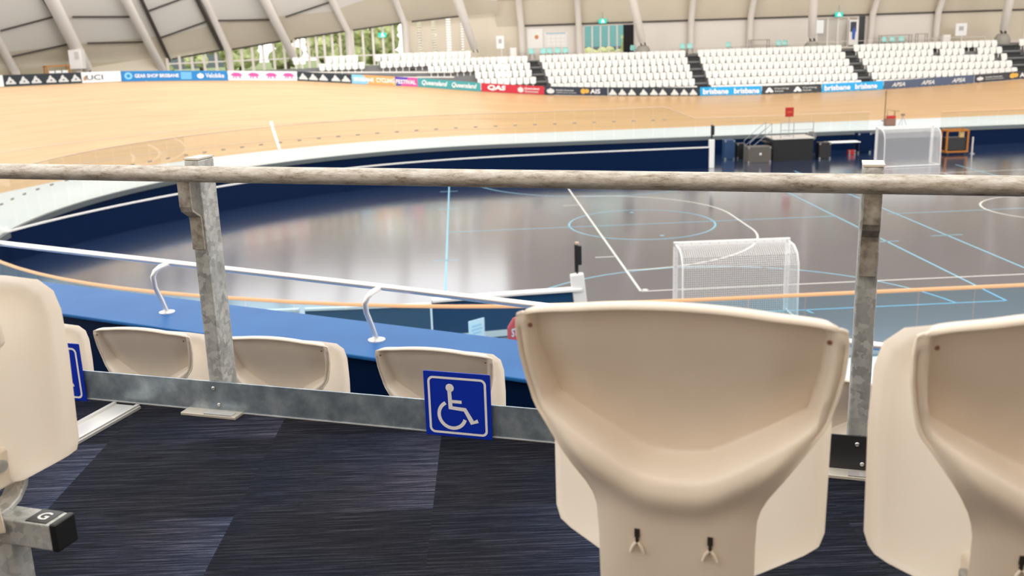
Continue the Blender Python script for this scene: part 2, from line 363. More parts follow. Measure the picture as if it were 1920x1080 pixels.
# wall below the track, grey kerb, pale blue apron, timber track
def ring(rows_fn, ss): 
    mb = MB(); mb.grid([rows_fn(s) for s in ss]); return mb
def mirror_y(v): return Vector((v.x, 2 * CY - v.y, v.z))
full = SS
wl = ring(lambda s: [base(s, 20.62, -.05), base(s, 20.62, .93)], full); struct(wl.build('wall_infield', M['navy']), 'navy wall under the inner edge of the track')
kb = ring(lambda s: [base(s, 20.62, .93), base(s, 20.56, .93), base(s, 20.56, 1.15), base(s, 20.72, 1.15)], full); struct(kb.build('trim_1', M['kerbgrey']), 'grey kerb along the inner edge of the apron')
ap = ring(lambda s: [base(s, 20.72, 1.15), base(s, 23.6, 1.15), base(s, 26.5, 1.15)], full); struct(ap.build('apron', M['apron']), 'pale blue flat apron inside the timber track')
mb = MB(); uv = []; rows = []
for s in SS:
    row = []
    for k in range(8):
        v = 7 * k / 7; row.append(trk(s, v)); uv.append((s, v))
    rows.append(row)
mb.grid(rows); track = struct(mb.build('track_floor', M['track'], uv=uv, smooth=60), 'banked timber cycling track')
def track_line(name, v0, v1, s0, s1, m, lift=.012):
    mb = MB(); mb.grid([[trk(s, v0, lift), trk(s, v1, lift)] for s in srange(s0, s1, .8)]); mb.build(name, m, track)
M['ln_mauve'] = mat('faded_mauve_line', (.62, .46, .34), .45)
M['ln_white'] = mat('track_white_line', (.88, .86, .78), .4)
M['ln_dark'] = mat('track_dark_line', (.10, .065, .03), .5)
track_line('sprint_line', .85, .91, S0, 45, M['ln_mauve'])
track_line('stayer_line', 2.4, 2.45, S0, 45, M['ln_mauve'])
mb = MB(); mb.grid([[trk(-17.3 + i * .12 + d, v, .014) for d in (-.09, .09)] for i, v in enumerate([.0, .7, 1.4, 2.1, 2.7])]); mb.build('white_cross_line', M['ln_white'], track)
# near half of the track and wall, hidden behind the parapet but closing the bowl
def mring(fn, ss):
    mb = MB(); mb.grid([[mirror_y(q) for q in fn(s)] for s in ss]); return mb
NS = srange(XL - R(75) * 26.5, 30, .9)
struct(mring(lambda s: [base(s, 20.62, -.05), base(s, 20.62, .93)], NS).build('wall_near_infield', M['navy']))
struct(mring(lambda s: [base(s, 20.62, .93), base(s, 20.56, .93), base(s, 20.56, 1.15), base(s, 20.72, 1.15)], NS).build('trim_2', M['kerbgrey']))
struct(mring(lambda s: [base(s, 20.72, 1.15), base(s, 26.5, 1.15)], NS).build('apron_near', M['apron']))
NT = srange(XL - R(40) * 26.5, 30, .9)
mb = MB(); uv = []; rows = []
for s in NT:
    row = []
    for k in range(5): row.append(mirror_y(trk(s, 6 * k / 4))); uv.append((s, 6 * k / 4))
    rows.append(row)
mb.grid(rows); struct(mb.build('track_floor_near', M['track'], uv=uv))

# ------------------------------------------------------------------ glass fences
def fence(name, label, s_list, top, m_rail, rail_r, mirrored=False, clamp_z=None, r=20.62):
    mid = base((s_list[0] + s_list[-1]) / 2, r, 1.15); mid = mirror_y(mid) if mirrored else mid
    t = thing(name, label, 'fence', mid)
    P = lambda s, rr, z: (mirror_y(base(s, rr, z)) if mirrored else base(s, rr, z)) - mid
    railm = MB(); path = []; cl = MB()
    for i in range(len(s_list) - 1):
        a, b2 = s_list[i], s_list[i + 1]; g = .012 * 26.5 / r
        za, zb = top(a), top(b2)
        mb = MB(); vs = []
        for s_, z_ in ((a + g, za), (b2 - g, zb)):
            for rr in (r - .006, r + .006): vs += [P(s_, rr, 1.15), P(s_, rr, z_)]
        mb.add(vs, [(0, 1, 5, 4), (2, 6, 7, 3), (0, 2, 3, 1), (4, 5, 7, 6), (1, 3, 7, 5), (0, 4, 6, 2)])
        mb.build('glass_panel', M['glass_near'] if mirrored else M['glass'], t)
    for s_ in s_list:
        path.append(P(s_, r, top(s_) + rail_r * .6))
        if clamp_z:
            c_ = P(s_, r, clamp_z); cl.box(c_, (.22, .05, .07), Matrix.Rotation(math.atan2((P(s_ + .1, r, 0) - P(s_ - .1, r, 0)).y, (P(s_ + .1, r, 0) - P(s_ - .1, r, 0)).x), 3, 'Z'))
    railm.tube(path, rail_r, 8); railm.build('top_rail', m_rail, t, smooth=50)
    if clamp_z: cl.build('panel_clamps', M['concrete'], t)
    return t
k = 26.5 / 20.62
bl = [XL - i * 1.2 * k for i in range(34)][::-1]
fence('glass_fence', 'tall glass fence curving round the left bend to the far straight', bl + [XL + i * 1.2 for i in range(1, 8)] + [7.1], lambda s: 3.0 + max(0, (XL - s)) * .007, M['ln_mauve'], .022, clamp_z=2.25)
fence('glass_fence', 'low glass fence with sloping end behind the black stage on far straight', [7.1, 9.0] + [9.0 + 1.2 * i for i in range(1, 10)], lambda s: 3.0 - (s - 7.1) / 1.9 * .75 if s < 9.0 else 2.24, M['ln_mauve'], .022)
fence('glass_fence', 'low glass fence at far right beyond the orange trolley', [24.3 + 1.2 * i for i in range(14)], lambda s: 2.08, M['timber'], .03)
bn = [XL - i * 1.2 * k for i in range(22)][::-1]
fence('glass_fence', 'near glass fence with timber handrail below the blue parapet', bn + [XL + i * 1.19 for i in range(1, 14)], lambda s: 2.5 - min(.3, max(0, -13 - s) * .014), M['timber'], .042, mirrored=True)

# ------------------------------------------------------------------ advertising banners on the fence at the top of the track
BH = .6
def bpt(s, h, off=0): return trk(s, 7.0, h + .02, -off)
def banner(label, s0, s1, m):
    mid = bpt((s0 + s1) / 2, 0); mb = MB(); rows = []
    for s in srange(s0 + .02, s1 - .02, .7): rows.append([bpt(s, 0, .02) - mid, bpt(s, BH, .02) - mid, bpt(s, BH, -.02) - mid, bpt(s, 0, -.02) - mid, bpt(s, 0, .02) - mid])
    mb.grid(rows); n = len(rows)
    o = mb.build('advertising_banner', m, None, loc=mid); tag(o, label, 'banner', 'advertising banners on the far track fence')
    return o, mid
def on_banner(bn, name, m, polys, s0, s1, h0, h1, off=.03):
    o, mid = bn; vs, fs = polys
    mb = MB(); mb.add([bpt(s0 + x * (s1 - s0), h0 + y * (h1 - h0), off) - mid for x, y in vs], fs)
    return mb.build(name, m, o, fix=False)
def letters(bn, txt, s0, s1, h0, h1, m, bold=.012, shear=0): return on_banner(bn, 'lettering', m, text_polys(txt, bold, shear), s0, s1, h0, h1, .06)
def poly(pts): return (pts, [tuple(range(len(pts)))])
MOUNT = ([(0, .12), (.08, .35), (.2, .45), (.3, .75), (.42, 1), (.52, .95), (.62, .68), (.74, .6), (.86, .36), (1, .12), (.95, 0), (.05, 0)], [(0, 1, 2, 11), (2, 3, 4, 5, 6, 11), (6, 7, 8, 10, 11), (8, 9, 10)])
def tri_logo(): return ([(0, 0), (.38, 1), (.6, 1), (1, .25), (1, 0), (.62, 0), (.5, .3), (.35, 0)], [(0, 1, 2, 6, 7), (2, 3, 4, 5, 6)])
ANIMAL = ([(0, .55), (.12, .85), (.35, 1), (.7, .95), (.9, .75), (1, .35), (.93, .4), (.86, .55), (.82, .3), (.8, 0), (.72, 0), (.7, .35), (.5, .4), (.48, 0), (.4, 0), (.38, .4), (.3, .38), (.26, 0), (.2, 0), (.18, .5), (.08, .5)],
          [(0, 1, 2, 19, 20), (2, 3, 11, 12, 15, 16, 19), (3, 4, 7, 8, 11), (4, 5, 6, 7), (8, 9, 10, 11), (12, 13, 14, 15), (16, 17, 18, 19)])
def disc(n=18): return poly([(.5 + .5 * math.cos(2 * PI * k / n), .5 + .5 * math.sin(2 * PI * k / n)) for k in range(n)])
CREST = poly([(.1, .15), (0, .5), (.12, .75), (.35, .8), (.5, 1), (.65, .8), (.88, .75), (1, .5), (.9, .15), (.5, 0)])
RECT = poly([(0, 0), (1, 0), (1, 1), (0, 1)])
def col(n, c): return mat(n, c, .45)
B = {'ink': col('banner_ink', (.012, .020, .028)), 'white': col('banner_white', (.82, .82, .83)), 'blue': col('banner_blue', (.008, .20, .52)), 'sky': col('banner_sky', (.22, .56, .84)), 'teal': col('banner_teal', (.045, .31, .33)), 'red': col('banner_red', (.50, .016, .035)),
     'navy': col('banner_navy', (.016, .022, .045)), 'cyan': col('banner_cyan', (.006, .34, .70)), 'charcoal': col('banner_charcoal', (.03, .034, .038)), 'slate': col('banner_slate', (.062, .085, .145)), 'plum': col('banner_plum', (.03, .026, .034)), 'pink': col('banner_pink', (.62, .08, .33)),
     'grey': col('banner_grey', (.62, .62, .61)), 'gold': col('banner_gold', (.62, .36, .05)), 'orange': col('banner_orange', (.85, .36, .10)), 'violet': col('banner_violet', (.08, .03, .38)), 'magenta': col('banner_magenta', (.80, .06, .30)), 'green': col('banner_green', (.42, .62, .10)), 'dark': col('banner_dark_text', (.05, .05, .06))}
b0 = banner('blank white banner end at the far left of the track fence', -32.2, -29.87, B['white'])
b1 = banner('dark banner with six white mountain marks beside the plain white banner', -29.87, -25.83, B['ink'])
for s in (-29.52, -28.83, -28.2, -27.43, -26.79, -26.14):
    on_banner(b1, 'mountain_mark', B['grey'], MOUNT, s - .27, s + .27, .10, .50); on_banner(b1, 'mark_dot', B['ink'], disc(), s - .05, s + .05, .19, .27, .034)
b2 = banner('white banner with three large grey letters left of the long blue banner', -25.83, -23.73, B['white'])
letters(b2, 'UCI', -25.58, -24.72, .15, .44, B['dark'], .0)
for i, c_ in enumerate(('red', 'gold', 'dark')): on_banner(b2, 'colour_bar', B[c_], RECT, -25.74 + .05 * i, -25.70 + .05 * i, .14, .32 + .04 * i)
b3 = banner('long bright blue banner with round badge and shop lettering', -23.73, -17.86, B['blue'])
on_banner(b3, 'round_badge', B['sky'], disc(), -23.56, -23.12, .10, .52); on_banner(b3, 'badge_centre', B['blue'], disc(), -23.44, -23.24, .21, .41, .034)
letters(b3, 'GEAR SHOP BRISBANE', -23.02, -20.6, .20, .42, B['white'], .03)
for i in range(4): on_banner(b3, 'small_text_line', B['sky'], RECT, -20.48, -19.88, .10 + .11 * i, .17 + .11 * i)
on_banner(b3, 'shield_mark', B['white'], CREST, -19.58, -19.2, .12, .48); letters(b3, 'Velobike', -19.12, -18.08, .16, .46, B['white'], .02)
b4 = banner('white banner with four pink animal figures', -17.86, -13.94, B['white'])
for s in (-17.35, -16.39, -15.39, -14.42): on_banner(b4, 'pink_animal', B['pink'], ANIMAL, s - .36, s + .33, .10, .50)
b5 = banner('dark banner with five white mountain marks left of the festival banner', -13.94, -10.82, B['ink'])
for s in (-13.6, -13.02, -12.44, -11.74, -11.15): on_banner(b5, 'mountain_mark', B['grey'], MOUNT, s - .26, s + .26, .09, .50)
b6 = banner('multicoloured festival banner in pale blue, orange, green, violet and pink', -10.82, -7.03, B['sky'])
on_banner(b6, 'orange_patch', B['orange'], poly([(0, 0), (1, 0), (1, 1), (-.15, 1), (.1, .4)]), -9.95, -8.25, .0, BH, .024)
on_banner(b6, 'green_patch', B['green'], poly([(0, 0), (1, 0), (1, .5), (.7, .9), (.55, .35)]), -9.3, -8.25, .0, .4, .027)
on_banner(b6, 'violet_patch', B['violet'], poly([(0, 0), (.4, 0), (1, 1), (-.05, 1)]), -8.3, -7.35, .0, BH, .027)
on_banner(b6, 'magenta_patch', B['magenta'], poly([(0, 0), (1, 0), (1, 1), (.35, 1)]), -8.0, -7.03, .0, BH, .029)
letters(b6, 'BRISBANE', -10.7, -9.55, .16, .44, B['white'], .03); letters(b6, 'CYCLING', -9.42, -8.36, .15, .46, B['white'], .03); letters(b6, 'FESTIVAL', -8.28, -7.12, .13, .43, B['white'], .03)
b7 = banner('teal banner with two white script words', -7.03, -3.36, B['teal'])
for a, b_ in ((-6.78, -5.3), (-5.05, -3.6)): letters(b7, 'Queensland', a, b_, .10, .50, B['white'], .025, .3)
b8 = banner('red banner with white initials and a government crest', -3.36, .89, B['red'])
letters(b8, 'QAS', -2.98, -1.92, .10, .50, B['white'], .045, .15); on_banner(b8, 'crest', B['grey'], CREST, -1.05, -.62, .08, .52)
letters(b8, 'Queensland', -.55, .5, .30, .47, B['white'], .02); letters(b8, 'Government', -.55, .45, .11, .26, B['grey'], .02)
b9 = banner('navy banner with silver crest, two text lines and a gold mark', .89, 5.53, B['navy'])
on_banner(b9, 'crest', B['grey'], CREST, 1.05, 1.62, .09, .50); letters(b9, 'Australian Government', 1.72, 3.02, .29, .42, B['grey'], .01); letters(b9, 'Australian Sports Commission', 1.72, 3.2, .11, .22, B['grey'], .01)
on_banner(b9, 'gold_mark', B['gold'], disc(), 3.52, 3.9, .11, .49); on_banner(b9, 'gold_mark', B['gold'], disc(), 3.82, 4.15, .16, .48, .033); letters(b9, 'AIS', 4.22, 4.95, .14, .47, B['white'], .02)
b10 = banner('dark banner with nine white mountain marks below the left seat block', 5.53, 12.3, B['ink'])
for s in (5.88, 6.59, 7.29, 8.16, 8.91, 9.58, 10.44, 11.15, 11.82): on_banner(b10, 'mountain_mark', B['grey'], MOUNT, s - .30, s + .30, .05, .48)
b11 = banner('cyan banner with two white city words below the middle seat block', 12.3, 16.9, B['cyan'])
for a, b_ in ((12.52, 14.4), (14.82, 16.7)): letters(b11, 'brisbane', a, b_, .09, .49, B['white'], .03)
b12 = banner('charcoal banner with two white triangle marks between the two cyan banners', 16.9, 21.36, B['charcoal'])
for a in (17.15, 19.25):
    on_banner(b12, 'triangle_mark', B['white'], tri_logo(), a, a + .6, .12, .46); letters(b12, 'Cycling', a + .68, a + 1.75, .30, .44, B['grey'], .01); letters(b12, 'Australia', a + .68, a + 1.35, .14, .26, B['grey'], .01)
b13 = banner('cyan banner with two white city words left of the slate banner', 21.36, 26.0, B['cyan'])
for a, b_ in ((21.56, 23.5), (23.85, 25.5)): letters(b13, 'brisbane', a, b_, .10, .49, B['white'], .03)
b14 = banner('slate blue banner with three pale slanted words', 26.0, 32.81, B['slate'])
for s in (27.1, 29.3, 31.6): letters(b14, 'APSA', s - .5, s + .5, .14, .44, B['grey'], .03, .3)
b15 = banner('dark plum banner with crest and gold mark at the far right', 32.81, 38.4, B['plum'])
on_banner(b15, 'crest', B['grey'], CREST, 32.98, 33.5, .14, .44); letters(b15, 'Australian Government', 33.6, 34.9, .30, .42, B['grey'], .01); letters(b15, 'Australian Sports Commission', 33.6, 35.0, .14, .24, B['grey'], .01)
on_banner(b15, 'gold_mark', B['gold'], disc(), 35.45, 35.9, .12, .5); on_banner(b15, 'gold_mark', B['gold'], disc(), 35.75, 36.1, .16, .48, .033); letters(b15, 'AIS', 36.2, 36.9, .14, .46, B['white'], .02)

# ------------------------------------------------------------------ far stand
def rowr(k): return 35.1 + .8 * k
def rowz(k): return 2.47 + .5 * k
mb = MB(); rows = []
for s in srange(XL - R(62) * 26.5, 62, .9):
    row = [base(s, 34.6, 1.5)]
    kk = range(6) if s > -3 else range(7)
    for k in range(7):
        z_ = rowz(min(k, 5)) if s > -3 else rowz(k)
        row += [base(s, rowr(k) - .42, z_), base(s, rowr(k) + .38, z_)]
    row += [base(s, rowr(6) + .4, 5.3 if s > -3 else 5.47), base(s, 43.6, 5.3)]
    rows.append(row)
mb.grid(rows); struct(mb.build('terrace', M['terrace']), 'stepped grey concrete terrace under the far seats')
# stairs between the seat blocks
def stairs(x5l, x5r, x1l, x1r, label):
    t = thing('stair', label, 'stair', ((x1l + x1r) / 2, CY + rowr(0) - .4, rowz(0))); t['kind'] = 'structure'
    o0 = t.location.copy(); st = MB(); no = MB()
    for i in range(13):
        k = i / 2; z_ = rowz(0) + .25 * (i + 1) - .12; y_ = CY + rowr(0) - .40 + .4 * i; f = (k - 1) / 4
        l = x1l + (x5l - x1l) * f + .03; r_ = x1r + (x5r - x1r) * f - .03
        if z_ > 5.36: break
        st.box(((l + r_) / 2 - o0.x, y_ + .2 - o0.y, (z_ + rowz(0) - .2) / 2 - o0.z), (r_ - l, .4, z_ - rowz(0) + .2))
        no.box(((l + r_) / 2 - o0.x, y_ + .03 - o0.y, z_ + .006 - o0.z), (r_ - l, .05, .014))
    st.build('steps', M['stair'], t); no.build('step_edges', M['nosing'], t); return t
stairs(.05, 1.05, .62, 1.62, 'dark stair left of the far seat block under the tree window')
stairs(12.5, 13.46, 12.53, 13.55, 'dark stair between the left and middle far seat blocks')
stairs(24.91, 25.85, 25.03, 26.11, 'dark stair between the middle and right far seat blocks')
stairs(37.5, 39.0, 37.5, 39.2, 'dark stair at the far right edge of the stand')
stairs(-9.05, -8.45, -9.05, -8.45, 'short dark stair in the left bend between two white seat rows')

# one far seat: folded pan in front of a waisted backrest
def far_seat_mesh():
    mb = MB()
    back = [(-.12, .28), (.12, .28), (.14, .44), (.225, .58), (.234, .79), (.17, .815), (0, .822), (-.17, .815), (-.234, .79), (-.225, .58), (-.14, .44)]
    mb.prism(back, lambda x, z_: (x, .07, z_), lambda x, z_: (x, .04, z_))
    pan = [(-.21, .36), (-.12, .30), (.12, .30), (.21, .36), (.218, .66), (.17, .72), (-.17, .72), (-.218, .66)]
    mb.prism(pan, lambda x, z_: (x, -.02 - .03 * (z_ > .5), z_), lambda x, z_: (x, -.07 - .05 * (.72 - z_), z_))
    mb.box((0, .03, .18), (.06, .05, .36))
    return mb
fs_proto = far_seat_mesh().build('stadium_seat', M['seat_far'], None, smooth=40, bevel=0)
FAR = fs_proto.data
used = [False]; n_ind = 0; stuffV = []
def far_seat(x, k, label, group, rot=0, pos=None):
    global n_ind
    if not used[0]: o = fs_proto; used[0] = True
    else: o = bpy.data.objects.new('stadium_seat', FAR); C.objects.link(o)
    o.location = pos if pos is not None else (x, CY + rowr(k), rowz(k) + .0); o.rotation_euler = (0, 0, rot); tag(o, label, 'seat', group); n_ind += 1
def stuff_seat(p, rot=0): stuffV.append((Vector(p), rot))
ROWN = {0: 'front', 1: 'second', 2: 'third', 3: 'fourth', 4: 'fifth', 5: 'top', 6: 'highest'}
def block(desc, X, ind_rows, skip=()):
    for k in range(6):
        l, r_ = X(k); n = int(round((r_ - l) / .5)); st = (r_ - l) / n
        for i in range(n):
            if (k, i) in skip: continue
            x = l + st * (i + .5)
            if k in ind_rows: far_seat(x, k, f'white seat {ORD[i]} from the left in the {ROWN[k]} row, {desc}', f'white seats in the {ROWN[k]} row, {desc}')
            else: stuff_seat((x, CY + rowr(k), rowz(k)))
lin = lambda a5, a1: (lambda k: a1 + (a5 - a1) * (k - 1) / 4)
block('left far block', lambda k: (lin(1.05, 1.62)(k), lin(12.5, 12.53)(k)), (1, 2, 3, 4))
block('middle far block', lambda k: (lin(13.46, 13.55)(k), lin(24.91, 25.03)(k)), (1, 2, 3, 4))
block('right far block', lambda k: (lin(25.85, 26.11)(k), lin(37.46, 37.5)(k)), (1, 2, 3, 4), skip={(4, 12), (4, 17), (4, 18), (3, 21)})
# seats of the left bend
def bend_row(k, s0, s1, desc, ind):
    f = 26.5 / rowr(k); n = int(round((s1 - s0) / (.5 * f))) if s1 < XL else int(round((XL - s0) / (.5 * f) + (s1 - XL) / .5)) if s0 < XL else int(round((s1 - s0) / .5))
    s = s0
    for i in range(n):
        ds = .5 * f if s < XL else .5
        p = base(s + ds / 2, rowr(k), rowz(k)); q = base(s + ds / 2 + .1, rowr(k), rowz(k)) - base(s + ds / 2 - .1, rowr(k), rowz(k)); rot = math.atan2(q.y, q.x)
        if ind: far_seat(0, k, f'white seat {ORD[i]} from the left in {desc}', 'white seats in ' + desc, rot, p)
        else: stuff_seat(p, rot)
        s += ds
bend_row(3, -3.43, .36, 'the short row above the red banner', True)
bend_row(2, -3.35, .49, 'the lowest row behind the red banner', False)
bend_row(4, -5.87, .21, 'the row above the teal banner', True)
bend_row(5, -8.29, .05, 'the long row from the short bend stair', False)
bend_row(6, -8.45, -3.36, 'the top row below the louvres', False)
bend_row(5, -11.44, -9.11, 'the seat row above the five mountain marks', False)
bend_row(6, -12.6, -11.88, 'the group of three by the bend windows', False)
bend_row(6, -10.94, -9.18, 'the top seats below the bend windows', False)
for k_ in (3, 4, 5):
    for x_ in (39.45, 39.95, 40.45): stuff_seat((x_, CY + rowr(k_), rowz(k_)))
mb = MB(); FV = [v.co.copy() for v in FAR.vertices]; FF = [tuple(p.vertices) for p in FAR.polygons]
for p, rot in stuffV:
    mm = Matrix.Translation(p) @ Matrix.Rotation(rot, 4, 'Z'); mb.add([mm @ v for v in FV], FF)
o = mb.build('stadium_seats', M['seat_far'], None, smooth=40, fix=False); tag(o, 'remaining white seats in the front, top and bend rows of the far stand', 'seats'); o['kind'] = 'stuff'

# ------------------------------------------------------------------ far walls, windows, columns, roof
YW = CY + 43.0
def wall_box(name, x0, x1, z0, z1, m, label, y=YW, d=.2):
    mb = MB(); mb.box(((x0 + x1) / 2, y + d / 2, (z0 + z1) / 2), (x1 - x0, d, z1 - z0)); return struct(mb.build(name, m), label)
wall_box('wall_far_1', -4.7, .05, 3, 12, M['roof'], 'tan wall bay left of the first straight column')
wall_box('wall_far_2', .05, 5.0, 3, 8.05, M['wall'], 'pale wall with notice sheets left of the tree window')
wall_box('wall_far_3', 5.0, 8.45, 3, 5.75, M['wall'], 'low wall under the tree window')
wall_box('wall_far_4', 5.0, 8.45, 7.85, 8.05, M['wall'], 'header above the tree window')
wall_box('wall_far_5', 8.45, 24.2, 3, 8.05, M['wall'], 'long pale wall behind the middle seats')
wall_box('wall_far_6', 24.2, 27.6, 3, 5.55, M['wall'], 'low wall under the bright doorway')
wall_box('wall_far_7', 24.2, 27.6, 7.85, 8.05, M['wall'], 'header over the bright doorway')
wall_box('wall_far_8', 27.6, 34.0, 3, 8.05, M['wall'], 'pale wall behind the right seats')
wall_box('wall_far_9', 34.0, 40.4, 3, 8.05, M['roof'], 'tan wall bay at the right')
wall_box('wall_far_10', 40.4, 60, 3, 5.6, M['wall'], 'low wall under the right louvres')
# tan upper lining, leaning inwards
def lining(name, fn, label, ss):
    mb = MB(); mb.grid([fn(s) for s in ss]); return struct(mb.build(name, M['roof'], smooth=20), label)
def eave(s):
    a = 90 + math.degrees(XL - s) / 26.5
    return interp(a, [90, 93.6, 99.7, 105.5, 111, 118, 124, 131, 138, 150, 170], [9.05, 8.97, 8.65, 8.12, 7.6, 6.98, 6.46, 5.9, 5.3, 4.4, 4.0])
cone = lambda z_: 43.5 - .9 * (z_ - 7)
def split(s): return interp(90 + math.degrees(XL - s) / 26.5, [90, 100, 104, 107, 118, 124, 131, 138, 150, 170], [10.0, 10.6, 10.6, 9.6, 9.1, 8.2, 7.85, 7.5, 7, 7])
def lin_low(s):
    e_ = eave(s); z2 = split(s); return [base(s, cone(e_), e_), base(s, cone((e_ + z2) / 2), (e_ + z2) / 2), base(s, cone(z2), z2)]
def lin_up(s):
    z2 = split(s); z3 = 10.95; return [base(s, cone(z2), z2), base(s, cone((z2 + z3) / 2), (z2 + z3) / 2), base(s, cone(z3), z3)]
lining('ceiling_1', lin_low, 'lower tan roof lining over the left bend', srange(XL - R(110) * 26.5, XL, 1.2))
_r = M['roof']; M['roof'] = M['roof_up']; lining('ceiling_5', lin_up, 'upper cream roof lining over the left bend', srange(XL - R(110) * 26.5, XL, 1.2)); M['roof'] = _r
lining('ceiling_2', lambda s: [base(s, 43.0, 8.02), base(s, 42.2, 10.0), base(s, 40.2, 11.6), base(s, 36, 13.8), base(s, 29, 16.5)], 'tan roof lining over the far straight', srange(XL, 48, 2))
lining('ceiling_3', lambda s: [base(s, 43.0, 8.02), base(s, 42.2, 10.0), base(s, 40.2, 11.6), base(s, 36, 13.8), base(s, 29, 16.5)], 'tan roof lining over the right bend', srange(48, XR + R(88) * 26.5, 1.5))
# unseen canopy over the near stand, edge placed to limit sky light on seats
mb = MB(); mb.grid([[(x, y, z_) for x in (-60, 60)] for y, z_ in ((-32.0, 12.4), (-35, 11.8), (-39, 11.2))]); struct(mb.build('ceiling_4', mat('shading_canopy_beige', (.58, .49, .40), .7)), 'unseen tan canopy over the near stand, set to hold off sky light')
mb = MB(); mb.box((0, -39.1, 8.5), (120, .2, 5)); struct(mb.build('wall_back', mat('back_wall_tan', (.56, .46, .36), .7)), 'pale wall behind the near stand')
# bend wall below the windows and the tan wall at the left
def cyl_wall(name, a0, a1, z0, z1, m, label, r=43.6):
    mb = MB(); mb.grid([[ang(a, r, z0), ang(a, r, z1 if not callable(z1) else z1(a))] for a in srange(a0, a1, 2)]); return struct(mb.build(name, m), label)
ez = lambda a: eave(XL - R(a - 90) * 26.5) + .3
cyl_wall('wall_left_1', 124.2, 200, 1, ez, M['roof'], 'tan wall at the left end', 43.9)
cyl_wall('wall_left_2', 92.2, 124.2, 3, 5.35, M['greyband'], 'low grey wall under the bend windows')
cyl_wall('wall_right_1', -2, 62, 1, lambda a: 9, M['wall'], 'pale wall round the right bend')

def col_tube(pts, r, label, name='column'):
    mb = MB(); o = Vector(pts[0]); mb.tube([Vector(q) - o for q in pts], r, 16); ob = mb.build(name, M['rib'], None, smooth=50, loc=o); ob['kind'] = 'structure'; ob['label'] = label; return ob
# columns of the straight
for x, dx, lab in [(.0, -.55, 'pale column left of the notice sheets'), (4.62, -.55, 'pale column left of the tree window'), (13.75, -.2, 'pale column above the left stair'), (18.6, .0, 'pale column behind the middle block'), (28.67, .2, 'pale column right of the tall poster'), (34.15, .15, 'pale column left of the white notice board')]:
    col_tube([(x, YW - .3, 5.3), (x + dx * .1, YW - .45, 8.1), (x + dx * .55, YW - 1.6, 10.2), (x + dx, YW - 4.2, 12.2)], .26, lab)
# inclined struts on pinned feet
def strut(foot, top, label, r=.34, drum=True):
    f = Vector(foot); t_ = Vector(top); d = (t_ - f)
    t = thing('strut', label, 'strut', f); t['kind'] = 'structure'
    mb = MB(); mb.tube([d.normalized() * .42, d * .5, d], [r * .92, r, r], 18); mb.build('tube', M['rib'], t, smooth=50)
    mb = MB(); u = d.normalized()
    for sx in (-.16, .16): mb.box(u * .2 + Vector((sx, 0, 0)), (.07, .24, .5), Matrix.Rotation(math.atan2(u.x, u.z), 3, 'Y'))
    mb.build('pin_plates', M['joint'], t)
    if drum:
        mb = MB(); mb.lathe([(.62, -f.z + 5.3), (.62, -.62), (.55, -.35), (.40, -.12), (.12, -.02)], (0, 0, 0), 24); mb.build('footing', M['concrete'], t, smooth=40)
    return t
strut((9.42, 51.0, 6.3), (7.4, 46.9, 11.6), 'inclined pale strut right of the tree window on concrete footing')
strut((23.0, 51.0, 6.2), (21.5, 46.9, 11.6), 'inclined pale strut left of the bright doorway on concrete footing')
strut((38.6, 51.0, 6.3), (37.0, 46.9, 11.6), 'inclined pale strut at the right edge of the photo')
strut((-3.83, 51.6, 6.2), (-5.75, 46.6, 12.2), 'inclined pale strut right of the louvre bay', drum=False)
strut((-17.88, 51.0, 5.95), (-19.6, 43.8, 12.8), 'inclined pale strut standing before the bend windows', drum=False)
strut((-26.89, 46.9, 5.5), (-27.4, 37.2, 13.8), 'inclined pale strut left of the bend windows', r=.30, drum=False)
strut((-30.95, 42.9, 5.9), (-30.8, 34.0, 14.2), 'broad inclined pale strut beside the white cabinet unit', r=.42, drum=False)
col_tube([(-22.46, 48.8, 5.3), (-22.46, 48.6, 6.95), (-22.9, 45.2, 10.2), (-23.4, 41.5, 13.2)], .27, 'slim pale rib dividing the left bend windows')
col_tube([(-13.7, 51.4, 5.3), (-13.7, 51.3, 8.05), (-14.5, 48.7, 10.4), (-15.5, 45.2, 13.2)], .27, 'slim pale rib above the group of top bend seats')
col_tube([(-9.3, 51.9, 5.3), (-9.3, 51.8, 8.55), (-9.85, 50.1, 10.3), (-10.7, 46.6, 13.0)], .27, 'slim pale rib left of the louvre bay')
col_tube([(-34.9, 40.6, 4.6), (-34.7, 40.1, 6.1), (-34.5, 37.6, 8.25), (-34.0, 33.2, 12.0)], .27, 'slim pale rib at the left edge of the photo')
# dark joints of the lining (thin strips just under it)
JO = [((-34.12, 37.37, 8.8), (-31.34, 39.34, 9.62)), ((-34.43, 39.24, 7.18), (-31.51, 41.43, 7.84)), ((-30.56, 40.18, 9.57), (-27.64, 42.81, 9.51)), ((-30.56, 42.27, 7.86), (-27.6, 44.76, 7.81)), ((-26.5, 43.27, 9.87), (-24.0, 44.05, 10.75)), ((-26.46, 45.31, 8.06), (-23.29, 46.24, 9.11)),
      ((-22.61, 46.62, 9.13), (-18.87, 48.53, 9.1)), ((-18.09, 48.7, 9.27), (-14.6, 49.03, 10.29)), ((-26.33, 47.09, 6.51), (-22.85, 48.62, 7.06)), ((-22.32, 48.93, 7.04), (-18.69, 50.16, 7.53)), ((-17.82, 50.38, 7.66), (-14.01, 51.29, 8.09)), ((-13.43, 51.39, 8.15), (-9.49, 51.89, 8.6)), ((-8.86, 51.94, 8.66), (-5.08, 52.13, 8.95))]
cl_ = Vector((-5.4, -29.5, 8))
for i, (a, b_) in enumerate(JO):
    mb = MB(); a = Vector(a); b_ = Vector(b_); inw = Vector((.12, -.22, -.03)); mb.tube([a + inw, (a + b_) / 2 + inw, b_ + inw], .062, 8); struct(mb.build('trim_%d' % (10 + i), M['joint']), 'dark joint in the tan roof lining')
